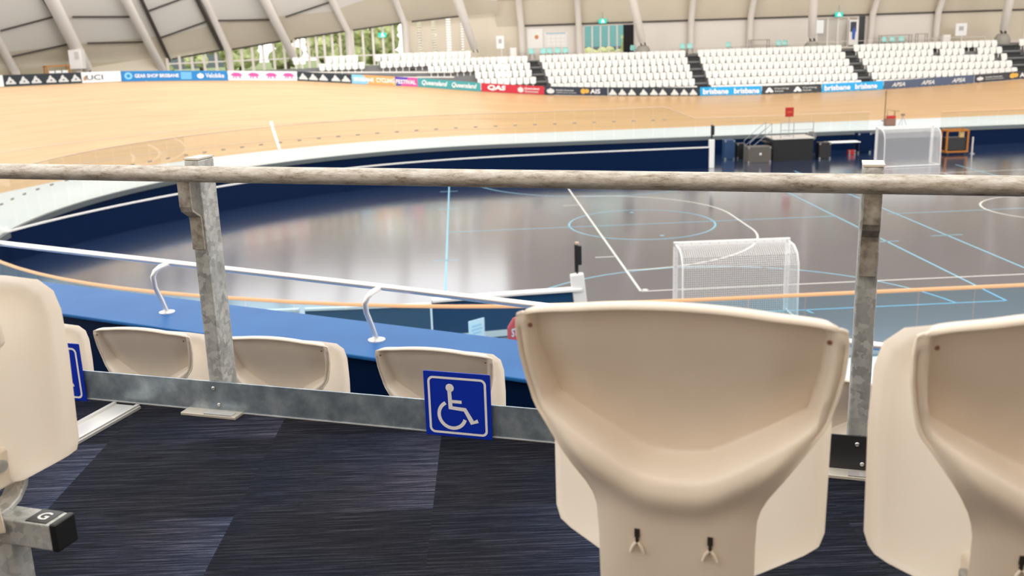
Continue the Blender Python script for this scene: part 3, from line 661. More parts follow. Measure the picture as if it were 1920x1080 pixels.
for i, (a, b_) in enumerate([((-31.29, 41.92, 7.61), (-31.26, 38.18, 10.59)), ((-26.39, 47.13, 6.44), (-26.51, 42.49, 10.56)), ((-18.44, 50.35, 7.44), (-19.18, 47.05, 10.45)), ((-22.85, 48.62, 7.06), (-23.33, 44.73, 10.52))]):
    mb = MB(); a = Vector(a) + Vector((0, -.3, -.05)); b_ = Vector(b_) + Vector((0, -.3, -.05)); b_ = b_ + (b_ - a) * .12; mb.tube([a, (a + b_) / 2, b_], .13, 8); struct(mb.build('trim_%d' % (30 + i), M['joint']), 'dark joint beside a roof rib')
mb = MB(); mb.box((22, YW - .12, 8.05), (43.5, .16, .12)); struct(mb.build('trim_40', M['joint']), 'dark joint where wall meets roof lining')

# windows -----------------------------------------------------------
def window(name, pts_l, n, z0, ztop, label, fr=.06, bars=()):
    """panes along a list function pts_l(t)->(x,y), t 0..1"""
    t = bpy.data.objects.new(name, None); C.objects.link(t); t['kind'] = 'structure'; t['label'] = label
    x, y = pts_l(.5); o = Vector((x, y, z0)); t.location = o
    f = MB(); p = MB()
    for i in range(n + 1):
        tt = i / n; x, y = pts_l(tt); zt = ztop(tt); f.box((x - o.x, y - o.y, (zt - z0) / 2), (fr * 2.4, fr * 1.6, zt - z0))
    for i in range(n):
        a, b_ = pts_l(i / n), pts_l((i + 1) / n); za, zb = ztop(i / n), ztop((i + 1) / n)
        A = Vector((a[0], a[1], 0)) - Vector((o.x, o.y, 0)); Bq = Vector((b_[0], b_[1], 0)) - Vector((o.x, o.y, 0))
        p.add([A, Bq, Bq + Vector((0, 0, zb - z0)), A + Vector((0, 0, za - z0))], [(0, 1, 2, 3)])
        for zz in bars:
            f.tube([A + Vector((0, 0, zz - z0)), Bq + Vector((0, 0, zz - z0))], fr * .8, 6)
    f.build('window_frame', M['rib'], t); p.build('window_pane', M['pane'], t); return t
def arc(a0, a1, r=43.55): return lambda tt: (lambda v: (v.x, v.y))(ang(a0 + (a1 - a0) * tt, r, 0))
def ezt(a0, a1): return lambda tt: ez(a0 + (a1 - a0) * tt) - .15
wi = 1
for a0, a1, n, lab in [(124.2, 118.2, 5, 'first bend window bay beside the left strut'), (117.9, 111.4, 6, 'second bend window bay'), (110.8, 105.8, 6, 'third bend window bay behind the top seats'), (105.3, 100.0, 5, 'bend window bay with the green exit sign')]:
    window('window_%d' % wi, arc(a0, a1), n, 5.35, ezt(a0, a1), lab, .075, (6.15,)); wi += 1
window('window_%d' % wi, lambda tt: (5.05 + 3.4 * tt, YW + .1), 5, 5.75, lambda tt: 7.85, 'window showing teal building and shrubs', .045); wi += 1
window('window_%d' % wi, lambda tt: (24.3 + 2.6 * tt, YW + .1), 3, 5.55, lambda tt: 7.85, 'bright glazed doorway right of the strut', .06); wi += 1
# louvre bays
def louvre(name, fn, n, z0, zt, label):
    t = bpy.data.objects.new(name, None); C.objects.link(t); t['kind'] = 'structure'; t['label'] = label
    o = Vector((*fn(.5), z0)); t.location = o; f = MB(); sl = MB()
    for i in range(n + 1):
        x, y = fn(i / n); f.box((x - o.x, y - o.y - .05, (zt(i / n) - z0) / 2), (.22, .12, zt(i / n) - z0))
    for i in range(n):
        a = Vector((*fn(i / n), 0)) - Vector((o.x, o.y, 0)); b_ = Vector((*fn((i + 1) / n), 0)) - Vector((o.x, o.y, 0)); z_ = .1
        top = min(zt(i / n), zt((i + 1) / n)) - z0
        while z_ < top:
            sl.ribbon([a + Vector((0, 0, z_)), b_ + Vector((0, 0, z_))], .21, .02, (0, .75, .66)); z_ += .2
    sp_ = MB()
    for i in range(0, n, 2):
        a = Vector((*fn(i / n), 0)) - Vector((o.x, o.y, 0)); b_ = Vector((*fn((i + 1) / n), 0)) - Vector((o.x, o.y, 0)); c_ = (a + b_) / 2 + Vector((0, -.09, (zt(i / n) - z0) / 2)); sp_.box(c_, ((b_ - a).length * .8, .04, zt(i / n) - z0), Matrix.Rotation(math.atan2((b_ - a).y, (b_ - a).x), 3, 'Z'))
    sp_.build('solid_strips', M['roof'], t)
    f.build('window_frame', M['roof'], t); sl.build('louvre_slats', M['rib'], t); return t
louvre('window_%d' % wi, arc(99.4, 93.2), 8, 5.35, ezt(99.4, 93.2), 'tall louvre bay left of the inclined strut'); wi += 1
louvre('window_%d' % wi, lambda tt: (40.5 + 6 * tt, YW + .1), 5, 5.6, lambda tt: 8.02, 'louvre bay at the far right edge'); wi += 1

# concourse things ---------------------------------------------------
ZC = 5.3
def exit_sign(x, y, z_, label, rot=0):
    t = thing('exit_sign', label, 'sign', (x, y, z_), rot)
    mb = MB(); mb.box((0, 0, 0), (.62, .08, .34)); mb.build('sign_box', M['exit'], t)
    mb = MB(); mb.add([(-.05, -.045, .09), (.05, -.045, .09), (.05, -.045, .13), (-.05, -.045, .13), (-.12, -.045, -.12), (-.04, -.045, -.12), (.02, -.045, .0), (.10, -.045, -.12), (.16, -.045, -.10), (.06, -.045, .07), (-.06, -.045, .07)], [(0, 1, 2, 3), (4, 5, 6, 9, 10), (6, 7, 8, 9)])
    mb.build('running_figure', M['exit_w'], t, fix=False)
    mb = MB(); mb.tube([(0, 0, .17), (0, 0, .75)], .015, 6); mb.build('hanger', M['chrome'], t)
exit_sign(6.53, YW - .35, 8.2, 'green exit sign above the tree window')
exit_sign(25.91, YW - .35, 8.12, 'green exit sign above the bright doorway')
p_ = ang(102.3, 42.9, 7.68); exit_sign(p_.x, p_.y, p_.z, 'green exit sign in the left bend window', R(12))

def teal_chair(first=[None]):
    t = thing('teal_chair', '', 'chair')
    mb = MB(); rows = []
    for i in range(9):
        v = i / 8; y_ = .22 - .42 * min(1, v * 2) if v < .5 else -.20 - .06 * (v - .5) * 2; z_ = .44 - .02 * math.sin(PI * min(1, v * 2)) if v < .5 else .44 + .40 * (v - .5) * 2
        w_ = .23 if v < .8 else .23 - .06 * (v - .8) / .2
        rows.append([(x * w_, -y_ if False else y_, z_ + .03 * abs(x) ** 2) for x in (-1, -.6, 0, .6, 1)])
    rows = [[(p[0], -p[1], p[2]) for p in r_] for r_ in rows]
    mb.grid(rows); o = mb.build('seat_shell', M['teal'], t, smooth=60); s_ = o.modifiers.new('thick', 'SOLIDIFY'); s_.thickness = .02
    for sx in (-1, 1):
        for sy in (-1, 1):
            mb = MB(); mb.tube([(sx * .17, sy * .15, .43), (sx * .22, sy * .21, 0)], .013, 6); mb.build('leg', M['black'], t)
    return t
tc0 = teal_chair(); G = 'teal chairs on the far concourse'
tl = [(.66, 'teal chair at the left of the row under the notice sheets', .2), (1.55, 'second teal chair from the left under the notice sheets', -.1), (2.1, 'third teal chair from the left under the notice sheets', .1), (2.72, 'fourth teal chair from the left under the notice sheets', 0), (3.3, 'rightmost teal chair under the notice sheets', -.2), (8.8, 'lone teal chair between black curtain and concrete footing', .1), (12.8, 'left chair of the teal pair above the left stair', .1), (13.35, 'right chair of the teal pair above the left stair', -.1),
      (16.54, 'lone teal chair left of the brown table', .2), (20.6, 'left chair of the teal pair left of the doorway strut', 0), (21.15, 'right chair of the teal pair left of the doorway strut', .15), (29.3, 'left chair of three teal chairs behind the right block', .1), (29.95, 'middle chair of three teal chairs behind the right block', 0), (30.65, 'right chair of three teal chairs behind the right block', -.15)]
for i, (x, lab, rz) in enumerate(tl):
    p0 = (x, 51.7, ZC + .12)
    if i == 0: tc0.location = p0; tc0.rotation_euler = (0, 0, rz); tc0['label'] = lab; tc0['group'] = G
    else: dup(tc0, p0, rz, lab, G)
mb = MB(); mb.box((22, 51.9, ZC + .06), (40, 3.1, .12)); struct(mb.build('floor_concourse', M['terrace']), 'grey concourse floor behind the far seats')
def table(x, y, w_, d_, h_, lab, m, z0=ZC + .12, rot=0):
    t = thing('table', lab, 'table', (x, y, z0), rot); mb = MB(); mb.box((0, 0, h_ - .02), (w_, d_, .04)); mb.build('tabletop', m, t)
    for sx in (-1, 1):
        for sy in (-1, 1):
            mb = MB(); mb.tube([(sx * (w_ / 2 - .06), sy * (d_ / 2 - .06), 0), (sx * (w_ / 2 - .06), sy * (d_ / 2 - .06), h_ - .04)], .02, 6); mb.build('leg', M['black'], t)
    return t
table(19.0, 51.9, 1.6, .7, .95, 'brown table behind the middle seats by the pale column', M['brown'])
table(30.4, 52.4, 2.6, .6, .95, 'long brown counter table behind three teal chairs', M['brown'])
table(32.3, 51.8, .9, .5, 1.0, 'small reddish table right of the three teal chairs', M['brown'])
def notice(name, x, z_, w_, h_, lab, m, y=YW - .03, cat='notice', rot=0):
    mb = MB(); mb.box((0, 0, 0), (w_, .025, h_)); return tag(mb.build(name, m, None, loc=(x, y, z_), rotz=rot), lab, cat)
M['wallwhite'] = mat('notice_sheet', (.80, .77, .74), .5)
o = notice('notice_sheet', 1.05, 7.0, 1.25, 1.55, 'white sheet with small orange emblem on the far wall', M['wallwhite'])
mb = MB(); mb.add([(.14 + .17 * math.cos(2 * PI * k_ / 14), -.016, .12 + .17 * math.sin(2 * PI * k_ / 14)) for k_ in range(14)], [tuple(range(14))]); mb.build('orange_emblem', mat('emblem_orange', (.55, .22, .08), .5), o, fix=False)
o = notice('notice_board', 2.75, 6.85, 1.8, 1.15, 'pale gridded board with blue header on the far wall', M['wallwhite'])
mb = MB(); mb.box((0, -.014, .52), (1.6, .012, .10)); mb.build('blue_header', mat('header_blue', (.30, .47, .58), .5), o)
mb = MB()
for i in range(5): mb.box((-.8 + .4 * i, -.014, -.05), (.02, .012, .9))
for i in range(4): mb.box((0, -.014, -.45 + .28 * i), (1.6, .012, .02))
mb.build('grid_lines', mat('grid_beige', (.55, .50, .46), .5), o)
def stand_sign(x, y, z0, w_, h_, zc_, lab, m):
    t = thing('standing_sign', lab, 'sign', (x, y, z0)); mb = MB(); mb.box((0, 0, zc_), (w_, .04, h_)); mb.build('sign_panel', m, t)
    mb = MB(); mb.box((0, -.023, zc_ + .08), (w_ * .42, .006, h_ * .35)); mb.build('grey_print', mat('print_grey', (.45, .43, .42), .6), t)
    mb = MB(); mb.tube([(.1, 0, zc_ - h_ / 2), (.1, 0, .02)], .03, 8); mb.box((.1, 0, .01), (.5, .3, .02)); mb.build('post', M['white'], t)
stand_sign(35.65, 52, ZC + .12, .93, .98, 1.22, 'white notice board on a post at the right of the far stand', M['white'])
mb = MB(); mb.box((0, 0, .42), (.62, .5, .84)); mb.box((0, -.26, .42), (.5, .02, .7)); tag(mb.build('bin_box', M['wallwhite'], None, loc=(34.4, 52, ZC + .12), bevel=.01), 'white box left of the white notice board', 'box')
stand_sign(-1.85, 51.8, ZC + .12, .60, .98, 1.42, 'white sign panel right of the leaning strut', M['white'])
mb = MB(); mb.box((0, 0, .48), (.5, .6, .96)); mb.box((0, -.31, .5), (.4, .02, .8)); tag(mb.build('service_box', M['wallwhite'], None, loc=(-.85, 51.6, ZC + .12), bevel=.015), 'pale service box left of the first column', 'box')
mb = MB()
for i in range(7):
    x = -.36 + .12 * i; mb.tube([(x, .05 * (i % 2), 0), (x, .05 * (i % 2), 2.25)], .07, 8)
tag(mb.build('curtain', M['black_soft'], None, loc=(8.65, YW - .2, 5.62), smooth=60), 'black gathered curtain right of the tree window', 'curtain')
t = thing('poster_board', 'tall poster board with a dark and blue picture by the doorway', 'poster', (27.3, YW - .12, 5.62))
mb = MB(); mb.box((0, 0, 1.05), (.78, .04, 2.0)); mb.build('board', M['wallwhite'], t)
mb = MB(); mb.box((-.05, -.026, 1.5), (.5, .012, .8)); mb.build('dark_picture', mat('poster_dark', (.03, .03, .05), .5), t)
mb = MB(); mb.prism([(-.12, .5), (.10, .45), (.16, 1.2), (.02, 1.5), (-.15, 1.1)], lambda x, z_: (x, -.034, z_), lambda x, z_: (x, -.028, z_)); mb.build('blue_figure', mat('poster_blue', (.03, .10, .45), .5), t)
notice('menu_board', 28.0, 6.8, .5, 2.3, 'narrow black board right of the tall poster', M['black'], cat='board')
o = notice('light_panel', 24.45, 7.2, .7, 1.05, 'small bright window panel left of the doorway', mat('bright_panel', (.86, .88, .90), .3), cat='panel')
# thin guard rail on the far concourse
t = thing('guard_rail', 'thin steel guard rail behind the top far seats', 'railing', (25, 50.6, 5.05))
mb = MB(); mb.tube([(-12, 0, 1.0), (12, 0, 1.0)], .02, 6); mb.tube([(-12, 0, .55), (12, 0, .55)], .012, 6); mb.build('rails', M['rib'], t)
for i in range(7):
    mb = MB(); mb.tube([(-12 + 4 * i, 0, .2), (-12 + 4 * i, 0, 1.0)], .022, 6); mb.build('post', M['rib'], t)
# low rail and grey units in the left bend
rail = MB(); pts = [ang(a, 34.4, 5.55 - max(0, 112 - a) * .06) for a in srange(132, 96, 2)]
o_ = pts[0].copy(); t = thing('guard_rail', 'pale guard rail running behind the banners of the left bend', 'railing', o_)
for dz in (0, .35): rail.tube([q - o_ + Vector((0, 0, dz)) for q in pts], .05, 8)
rail.build('rails', M['rib'], t, smooth=50)
for q in pts[::2]:
    mb = MB(); mb.tube([q - o_ + Vector((0, 0, -.9)), q - o_ + Vector((0, 0, .38))], .05, 6); mb.build('post', M['rib'], t)
# white cabinet and orange rack at the left
t = thing('cabinet', 'white cabinet unit fixed beside the broad left strut', 'cabinet', (-30.9, 41.0, 5.6))
mb = MB(); mb.box((0, 0, 1.2), (.85, .7, 1.25)); mb.build('cabinet_body', M['wallwhite'], t, bevel=.02)
mb = MB(); mb.box((.12, -.36, 1.45), (.28, .02, .5)); mb.build('grille', mat('grille_grey', (.55, .52, .5), .6), t)
mb = MB(); mb.box((0, .1, .25), (.3, .3, .65)); mb.build('stand', M['rib'], t)
t = thing('rack', 'orange rack with white bins behind the left banners', 'rack', (*ang(136.1, 41, 4.8).xy, 4.8), R(46))
mb = MB()
for x in (-.75, .75):
    for y in (-.2, .2): mb.box((x, y, .85), (.07, .07, 1.7))
mb.box((0, 0, 1.66), (1.6, .5, .07)); mb.box((0, 0, .9), (1.6, .5, .06)); mb.build('frame', M['orange'], t)
for i in range(3):
    mb = MB(); mb.box((-.45 + .45 * i, 0, 1.15), (.36, .36, .42)); mb.build('white_bin', M['white'], t, bevel=.02)

# outdoors: ground, trees, teal building
mb = MB(); mb.grid([[base(s, 44.2, 4.9), base(s, 95, 4.6)] for s in srange(XL - R(80) * 26.5, 60, 3)]); struct(mb.build('ground_outside', M['grassy']), 'pale grass outside the windows')
def tree(x, y, z0, h_, w_, lab, n=26):
    t = thing('tree', lab, 'tree', (x, y, z0), 0, 'trees outside the windows')
    mb = MB(); bm = bmesh.new()
    for i in range(n):
        a = random.uniform(0, 2 * PI); rr = w_ * math.sqrt(random.random()) * .8; zz = h_ * random.uniform(.18, 1)
        s_ = w_ * random.uniform(.22, .42)
        r_ = bmesh.ops.create_icosphere(bm, subdivisions=2, radius=s_, matrix=Matrix.Translation((rr * math.cos(a), rr * math.sin(a), zz)))
        for v in r_['verts']: v.co += Vector((random.uniform(-1, 1), random.uniform(-1, 1), random.uniform(-1, 1))) * s_ * .22
    me = bpy.data.meshes.new('crown'); bm.to_mesh(me); bm.free(); me.materials.append(M['leafy']); o = bpy.data.objects.new('crown', me); C.objects.link(o); o.parent = t
    mb.tube([(0, 0, 0), (.1, 0, h_ * .6)], [.22, .12], 8); mb.build('trunk', M['bark'], t)
labs = ['tree filling the window beside the left bend strut', 'tree behind the second bend window bay', 'bushy tree behind the second bend window bay at right', 'tree behind the third bend window bay', 'tree behind the third bend window bay next to the rib', 'tree in the bend window left of the exit sign', 'tree in the bend window right of the exit sign', 'tree behind the louvre bay']
for a, lab in zip((123, 118.5, 114.5, 110, 107, 104, 101, 96.5), labs):
    q = ang(a, 52 + random.uniform(-1.5, 2), 4.8); tree(q.x, q.y, 4.8, random.uniform(3.6, 4.6), random.uniform(1.6, 2.0), lab)
tree(4.6, 57.5, 4.8, 2.5, .9, 'leafy tree at the left edge of the teal window view', 14)
tree(9.4, 57.5, 4.8, 3.8, 1.0, 'leafy tree at the right edge of the teal window view', 16)
def shrub(x, lab):
    bm = bmesh.new()
    for i in range(9):
        r_ = bmesh.ops.create_icosphere(bm, subdivisions=2, radius=random.uniform(.3, .5), matrix=Matrix.Translation((random.uniform(-.7, .7), random.uniform(-.3, .3), random.uniform(.3, .95))))
        for v in r_['verts']: v.co += Vector((random.uniform(-1, 1), random.uniform(-1, 1), random.uniform(-1, 1))) * .08
    me = bpy.data.meshes.new('shrub'); bm.to_mesh(me); bm.free(); me.materials.append(M['shrub']); o = bpy.data.objects.new('shrub', me); C.objects.link(o); o.location = (x, 57, 4.85); tag(o, lab, 'shrub', 'shrubs outside the teal window')
M['shrub'] = mat('pale_shrub', (.55, .58, .28), .8)
shrub(5.75, 'pale round shrub at the left below the teal building'); shrub(7.75, 'pale round shrub at the right below the teal building')
t = thing('building', 'teal clad building seen through the tree window', 'building', (7.5, 63, 4.7))
mb = MB(); mb.box((0, 0, 2.1), (9, 3, 4.2)); mb.build('wall', M['teal_wall'], t)
mb = MB(); mb.box((0, -1.55, 1.2), (9, .1, .25)); mb.build('dark_band', M['greyband'], t)
mb = MB(); mb.box((-2.4, 0, 4.28), (5, 3.2, .16)); mb.build('roof', M['rib'], t)
tag(MB().box((0, 0, 1.0), (12, 2, 1.4)).build('low_building', M['greyband'], None, loc=(-30, 66, 4.9), rotz=R(25)), 'blue grey low building outside the left bend windows', 'building')

# ------------------------------------------------------------------ infield things
def goal(label, x, y, rz):
    t = thing('goal', label, 'goal', (x, y, 0), rz); W2 = 1.58; H = 2.08
    mb = MB()
    for sx in (-1, 1): mb.box((sx * W2, 0, H / 2), (.115, .10, H))
    mb.box((0, 0, H - .04), (2 * W2 + .115, .10, .115)); mb.build('front_frame', M['white'], t, bevel=.008)
    mb = MB()
    for sx in (-1, 1):
        for k_ in range(8): mb.box((sx * W2 + 0, -.046, .25 + .23 * k_), (.035, .008, .02))
    for k_ in range(12): mb.box((-1.4 + .255 * k_, -.046, H - .04), (.03, .008, .02))
    mb.build('net_clips', M['chrome'], t)
    for sx in (-1, 1):
        mb = MB(); mb.tube([(sx * W2, -.03, H - .05), (sx * W2, -.55, H - .07), (sx * W2, -.85, H - .22), (sx * W2, -1.0, H - .5), (sx * W2, -1.08, .03)], .022, 10); mb.build('back_support', M['white'], t, smooth=50)
    mb = MB(); mb.tube([(-W2, -1.08, .035), (W2, -1.08, .035)], .03, 8); mb.build('ground_bar', M['white'], t)
    for sx in (-1, 1):
        mb = MB(); mb.tube([(sx * W2, -1.08, .035), (sx * W2, 0, .035)], .03, 8); mb.build('ground_bar', M['white'], t)
    prof = [(-.05, H - .06), (-.55, H - .08), (-.85, H - .24), (-1.0, H - .52), (-1.07, .05)]
    mb = MB(); uv = []; rows = []; d = 0
    for i, (yy, zz) in enumerate(prof):
        if i: d += math.hypot(yy - prof[i - 1][0], zz - prof[i - 1][1])
        rows.append([(-W2, yy, zz), (W2, yy, zz)]); uv += [(0, d), (2 * W2, d)]
    mb.grid(rows); mb.build('back_net', M['net'], t, uv=uv)
    for sx in (-1, 1):
        mb = MB(); pts = prof + [(-.0, .05)]; mb.add([(sx * W2, a, b_) for a, b_ in pts], [tuple(range(len(pts)))]); mb.build('side_net', M['net'], t, uv=[(a, b_) for a, b_ in pts])
    return t
goal('white goal with grey net standing near the camera side of the court', 2.07, -2.68, R(-1))
goal('white goal with grey net at the far side beside the orange trolley', 19.0, 24.3, R(2))

# perimeter barriers of the infield with white caps
def barrier(label, pts, h_, name='barrier', kick=False, m=None, cw=.06):
    o = Vector((*pts[len(pts) // 2], 0)); t = thing(name, label, 'barrier', o)
    P = [Vector((x, y, 0)) - o for x, y in pts]; mb = MB(); rows = []; cp = MB(); rc = []; kk = []
    for i, p in enumerate(P):
        a = P[max(i - 1, 0)]; c_ = P[min(i + 1, len(P) - 1)]; tg = (c_ - a).normalized(); n_ = Vector((-tg.y, tg.x, 0))
        rows.append([p - n_ * .03, p - n_ * .03 + Vector((0, 0, h_ - .05)), p + n_ * .03 + Vector((0, 0, h_ - .05)), p + n_ * .03, p - n_ * .03])
        rc.append([p + n_ * a_ + Vector((0, 0, z_)) for a_, z_ in ((-cw, h_ - .06), (-cw, h_), (cw, h_), (cw, h_ - .06), (-cw, h_ - .06))])
        kk.append([p - n_ * .035 + Vector((0, 0, .02)), p - n_ * .035 + Vector((0, 0, .2))])
    mb.grid(rows); mb.build('panels', m or M['navy_panel'], t); cp.grid(rc); cp.build('white_cap', M['white'], t)
    if kick: q = MB(); q.grid(kk); q.build('white_kick_strip', M['white'], t)
    return t
M['panel_sheen'] = mat('navy_panel_baked_sheen', (.012, .065, .155), .25, spec=.5)  # navy panel made lighter: its reflection of the hall is put into the colour
M['panel_sheen_angled'] = mat('navy_panel_baked_bright_sheen', (.055, .115, .19), .2, spec=.6)  # angled navy panel, lighter still: stronger reflection painted into the base colour
farb = [(8.55, 25.6), (4, 25.5), (-1, 25.3), (-6, 24.6), (-10.5, 23.0), (-14.4, 20.2), (-17.5, 17.0), (-20.2, 13.2), (-22.2, 9.2), (-23.3, 5.0), (-23.2, 1.0), (-22, -3)]
def smooth_poly(p, n=4):
    out = []
    for i in range(len(p) - 1):
        p0 = p[max(i - 1, 0)]; p1 = p[i]; p2 = p[i + 1]; p3 = p[min(i + 2, len(p) - 1)]
        for k_ in range(n):
            t_ = k_ / n; out.append(tuple(.5 * (2 * p1[j] + (p2[j] - p0[j]) * t_ + (2 * p0[j] - 5 * p1[j] + 4 * p2[j] - p3[j]) * t_ ** 2 + (3 * p1[j] - p0[j] - 3 * p2[j] + p3[j]) * t_ ** 3) for j in (0, 1)))
    return out + [p[-1]]
barrier('long navy barrier with white cap curving along the far side', smooth_poly(farb), 1.2)
barrier('short navy barrier with broad white cap beside the near white post', [(-2.3, -3.75), (-4, -3.9), (-6.3, -4.25)][::-1], 1.2, kick=True, m=M['panel_sheen'], cw=.16)
barrier('plain navy barrier panel angled away left of the near barrier', [(-6.35, -4.35), (-7.9, -4.35), (-9.6, -4.3)][::-1], 1.12, m=M['panel_sheen_angled'])
barrier('white low barrier panel left of the angled panel behind the timber handrail', [(-9.75, -4.3), (-11.2, -4.25), (-12.7, -4.1)][::-1], 1.12, m=M['white'])
def sensor_post(label, x, y, w_, lean=0):
    t = thing('sensor_post', label, 'post', (x, y, 0))
    mb = MB(); mb.box((0, 0, .8), (w_, .22, 1.6)); q = mb.build('post_body', M['white'], t, bevel=.03); q.rotation_euler = (0, R(lean), 0)
    mb = MB(); lx = -1.6 * math.tan(R(-lean)); mb.tube([(.02 + lx, 0, 1.56), (.02 + lx, 0, 2.0)], .028, 8); mb.box((lx, 0, 2.02), (.10, .08, .75)); mb.box((lx + .06, -.02, 2.1), (.15, .12, .52)); mb.build('sensor', M['black'], t, bevel=.008)
    mb = MB(); mb.box((lx + .02, 0, 2.42), (.10, .12, .07)); mb.build('sensor_cap', mat('sensor_tan', (.48, .38, .26), .5), t, bevel=.01)
sensor_post('white post with black sensor at the end of the near barrier', -2.25, -3.75, .36, -6)
sensor_post('white post with black sensor at the end of the far barrier', 8.62, 25.6, .30)

# stage and equipment at the far side
t = thing('stage', 'black stage block with steel guard rails at the far side', 'stage', (13.85, 28.2, 0))
mb = MB(); mb.box((0, 0, .62), (2.35, 1.7, 1.24)); mb.build('skirt', M['black_soft'], t)
mb = MB(); mb.box((0, 0, 1.27), (2.4, 1.75, .06)); mb.build('deck', M['alu'], t)
mb = MB()
for x in (-.75, .0, 1.15): mb.tube([(x, -.8, 1.3), (x, -.8, 2.2)], .02, 6)
mb.tube([(-.75, -.8, 2.2), (1.15, -.8, 2.2)], .02, 6); mb.tube([(-.75, -.8, 1.75), (1.15, -.8, 1.75)], .02, 6); mb.build('guard_rails', M['chrome'], t)
for yy in (-.7, .5): 
    mb = MB()
    for k_ in range(2): mb.tube([(-2.5, yy, .75 + .35 * k_), (-1.25, yy, 1.75 + .4 * k_)], .018, 6)
    mb.tube([(-2.5, yy, 0), (-2.5, yy, 1.1)], .018, 6); mb.tube([(-1.25, yy, 1.2), (-1.25, yy, 2.15)], .018, 6)
    mb.build('stair_rail', M['chrome'], t)
mb = MB()
for k_ in range(4): mb.box((-2.3 + .3 * k_, 0, .15 + .3 * k_), (.3, 1.1, .05))
mb.build('stair_treads', M['black'], t)
t = thing('sign_on_pole', 'dark red square sign on a thin pole above the stage', 'sign', (13.93, 28.5, 1.302))
mb = MB(); mb.box((0, 0, 1.38), (.5, .08, .55)); mb.build('sign_panel', M['red'], t, bevel=.03)
mb = MB(); mb.box((0, -.045, 1.38), (.3, .01, .1)); mb.build('faded_print', mat('faded_red', (.52, .06, .03), .5), t)
mb = MB(); mb.tube([(0, 0, 0), (0, 0, 1.12)], .018, 8); mb.tube([(-.3, 0, .01), (.3, 0, .01)], .02, 6); mb.tube([(0, -.3, .01), (0, .3, .01)], .02, 6); mb.build('pole', M['chrome'], t)
def case(x, y, w_, d_, h_, lab, m, cat='case', z0=0):
    t = thing('equipment_case', lab, cat, (x, y, z0)); mb = MB(); mb.box((0, 0, h_ / 2), (w_, d_, h_)); mb.build('case_body', m, t, bevel=.02)
    mb = MB()
    for sx in (-1, 1):
        for sz in (.06, h_ - .06): mb.box((sx * (w_ / 2 - .05), -d_ / 2 - .004, sz), (.10, .012, .10))
    mb.build('corner_caps', M['chrome'], t); return t
o = case(11.75, 27.3, 1.35, .8, .92, 'grey brown road case left of the stage', M['greybox'])
mb = MB(); mb.lathe([(.07, 0), (.05, .02)], (0, 0, 0), 12); q = mb.build('pale_dot', M['white'], o); q.rotation_euler = (R(90), 0, 0); q.location = (.05, -.41, .5)
case(10.5, 29.0, .62, .6, 1.15, 'tall blue case standing at the navy wall', M['bluebox'])
case(11.25, 29.2, .5, .5, .9, 'small dark case between blue case and road case', M['black'])
case(15.75, 27.7, .7, .6, .95, 'black case at the right end of the stage', M['black'])
t = thing('drum_fan', 'round grey fan on a stand right of the stage', 'fan', (15.6, 29.35, 0))
mb = MB(); mb.tube([(0, -.12, 1.15), (0, .12, 1.15)], .27, 20); mb.build('fan_drum', mat('fan_grey', (.20, .18, .16), .5), t, smooth=40)
mb = MB()
for k_ in range(5): mb.box((0, -.13, 1.15), (.5, .01, .05), Matrix.Rotation(k_ * PI / 5, 3, 'Y'))
mb.build('fan_blades', M['chrome'], t)
mb = MB(); mb.tube([(0, 0, .9), (0, 0, .02)], .03, 8); mb.box((0, 0, .02), (.5, .5, .04)); mb.build('stand', M['black'], t)
table(17.35, 29.0, 1.95, .8, .78, 'white folding table right of the stage', M['white'], 0)
case(17.9, 28.9, .42, .3, .28, 'small red box on the ground under the white table', M['red'], 'box', 0)
case(18.85, 29.6, .8, .6, 1.2, 'dark grey machine between white table and far goal', M['navy'], 'machine')
t = thing('trolley', 'orange framed trolley with dark load right of the far goal', 'trolley', (23.4, 27.4, 0))
mb = MB()
for x in (-.62, .62):
    for y in (-.35, .35): mb.box((x, y, .78), (.09, .09, 1.3))
for z_ in (.18, 1.4): mb.box((0, -.35, z_), (1.33, .09, .09)); mb.box((0, .35, z_), (1.33, .09, .09)); mb.box((-.62, 0, z_), (.09, .8, .09)); mb.box((.62, 0, z_), (.09, .8, .09))
mb.build('frame', M['orange'], t)
mb = MB(); mb.box((0, 0, .62), (1.1, .6, .75)); mb.build('dark_load', M['black'], t, bevel=.02)
mb = MB(); mb.box((.3, -.2, 1.2), (.25, .2, .42)); mb.build('yellow_bag', mat('bag_tan', (.60, .40, .16), .6), t, bevel=.02)
for x in (-.5, .5):
    for y in (-.3, .3):
        mb = MB(); mb.tube([(x, y - .03, .07), (x, y + .03, .07)], .07, 12); mb.build('wheel', M['black'], t)
t = thing('bollard', 'slim pale bollard right of the orange trolley', 'bollard', (24.4, 27.2, 0)); mb = MB(); mb.tube([(0, 0, 0), (0, 0, .98)], .045, 10); mb.build('pole', M['rib'], t, smooth=50); mb = MB(); mb.lathe([(.16, 0), (.14, .04)], (0, 0, 0), 14); mb.build('foot', M['chrome'], t)
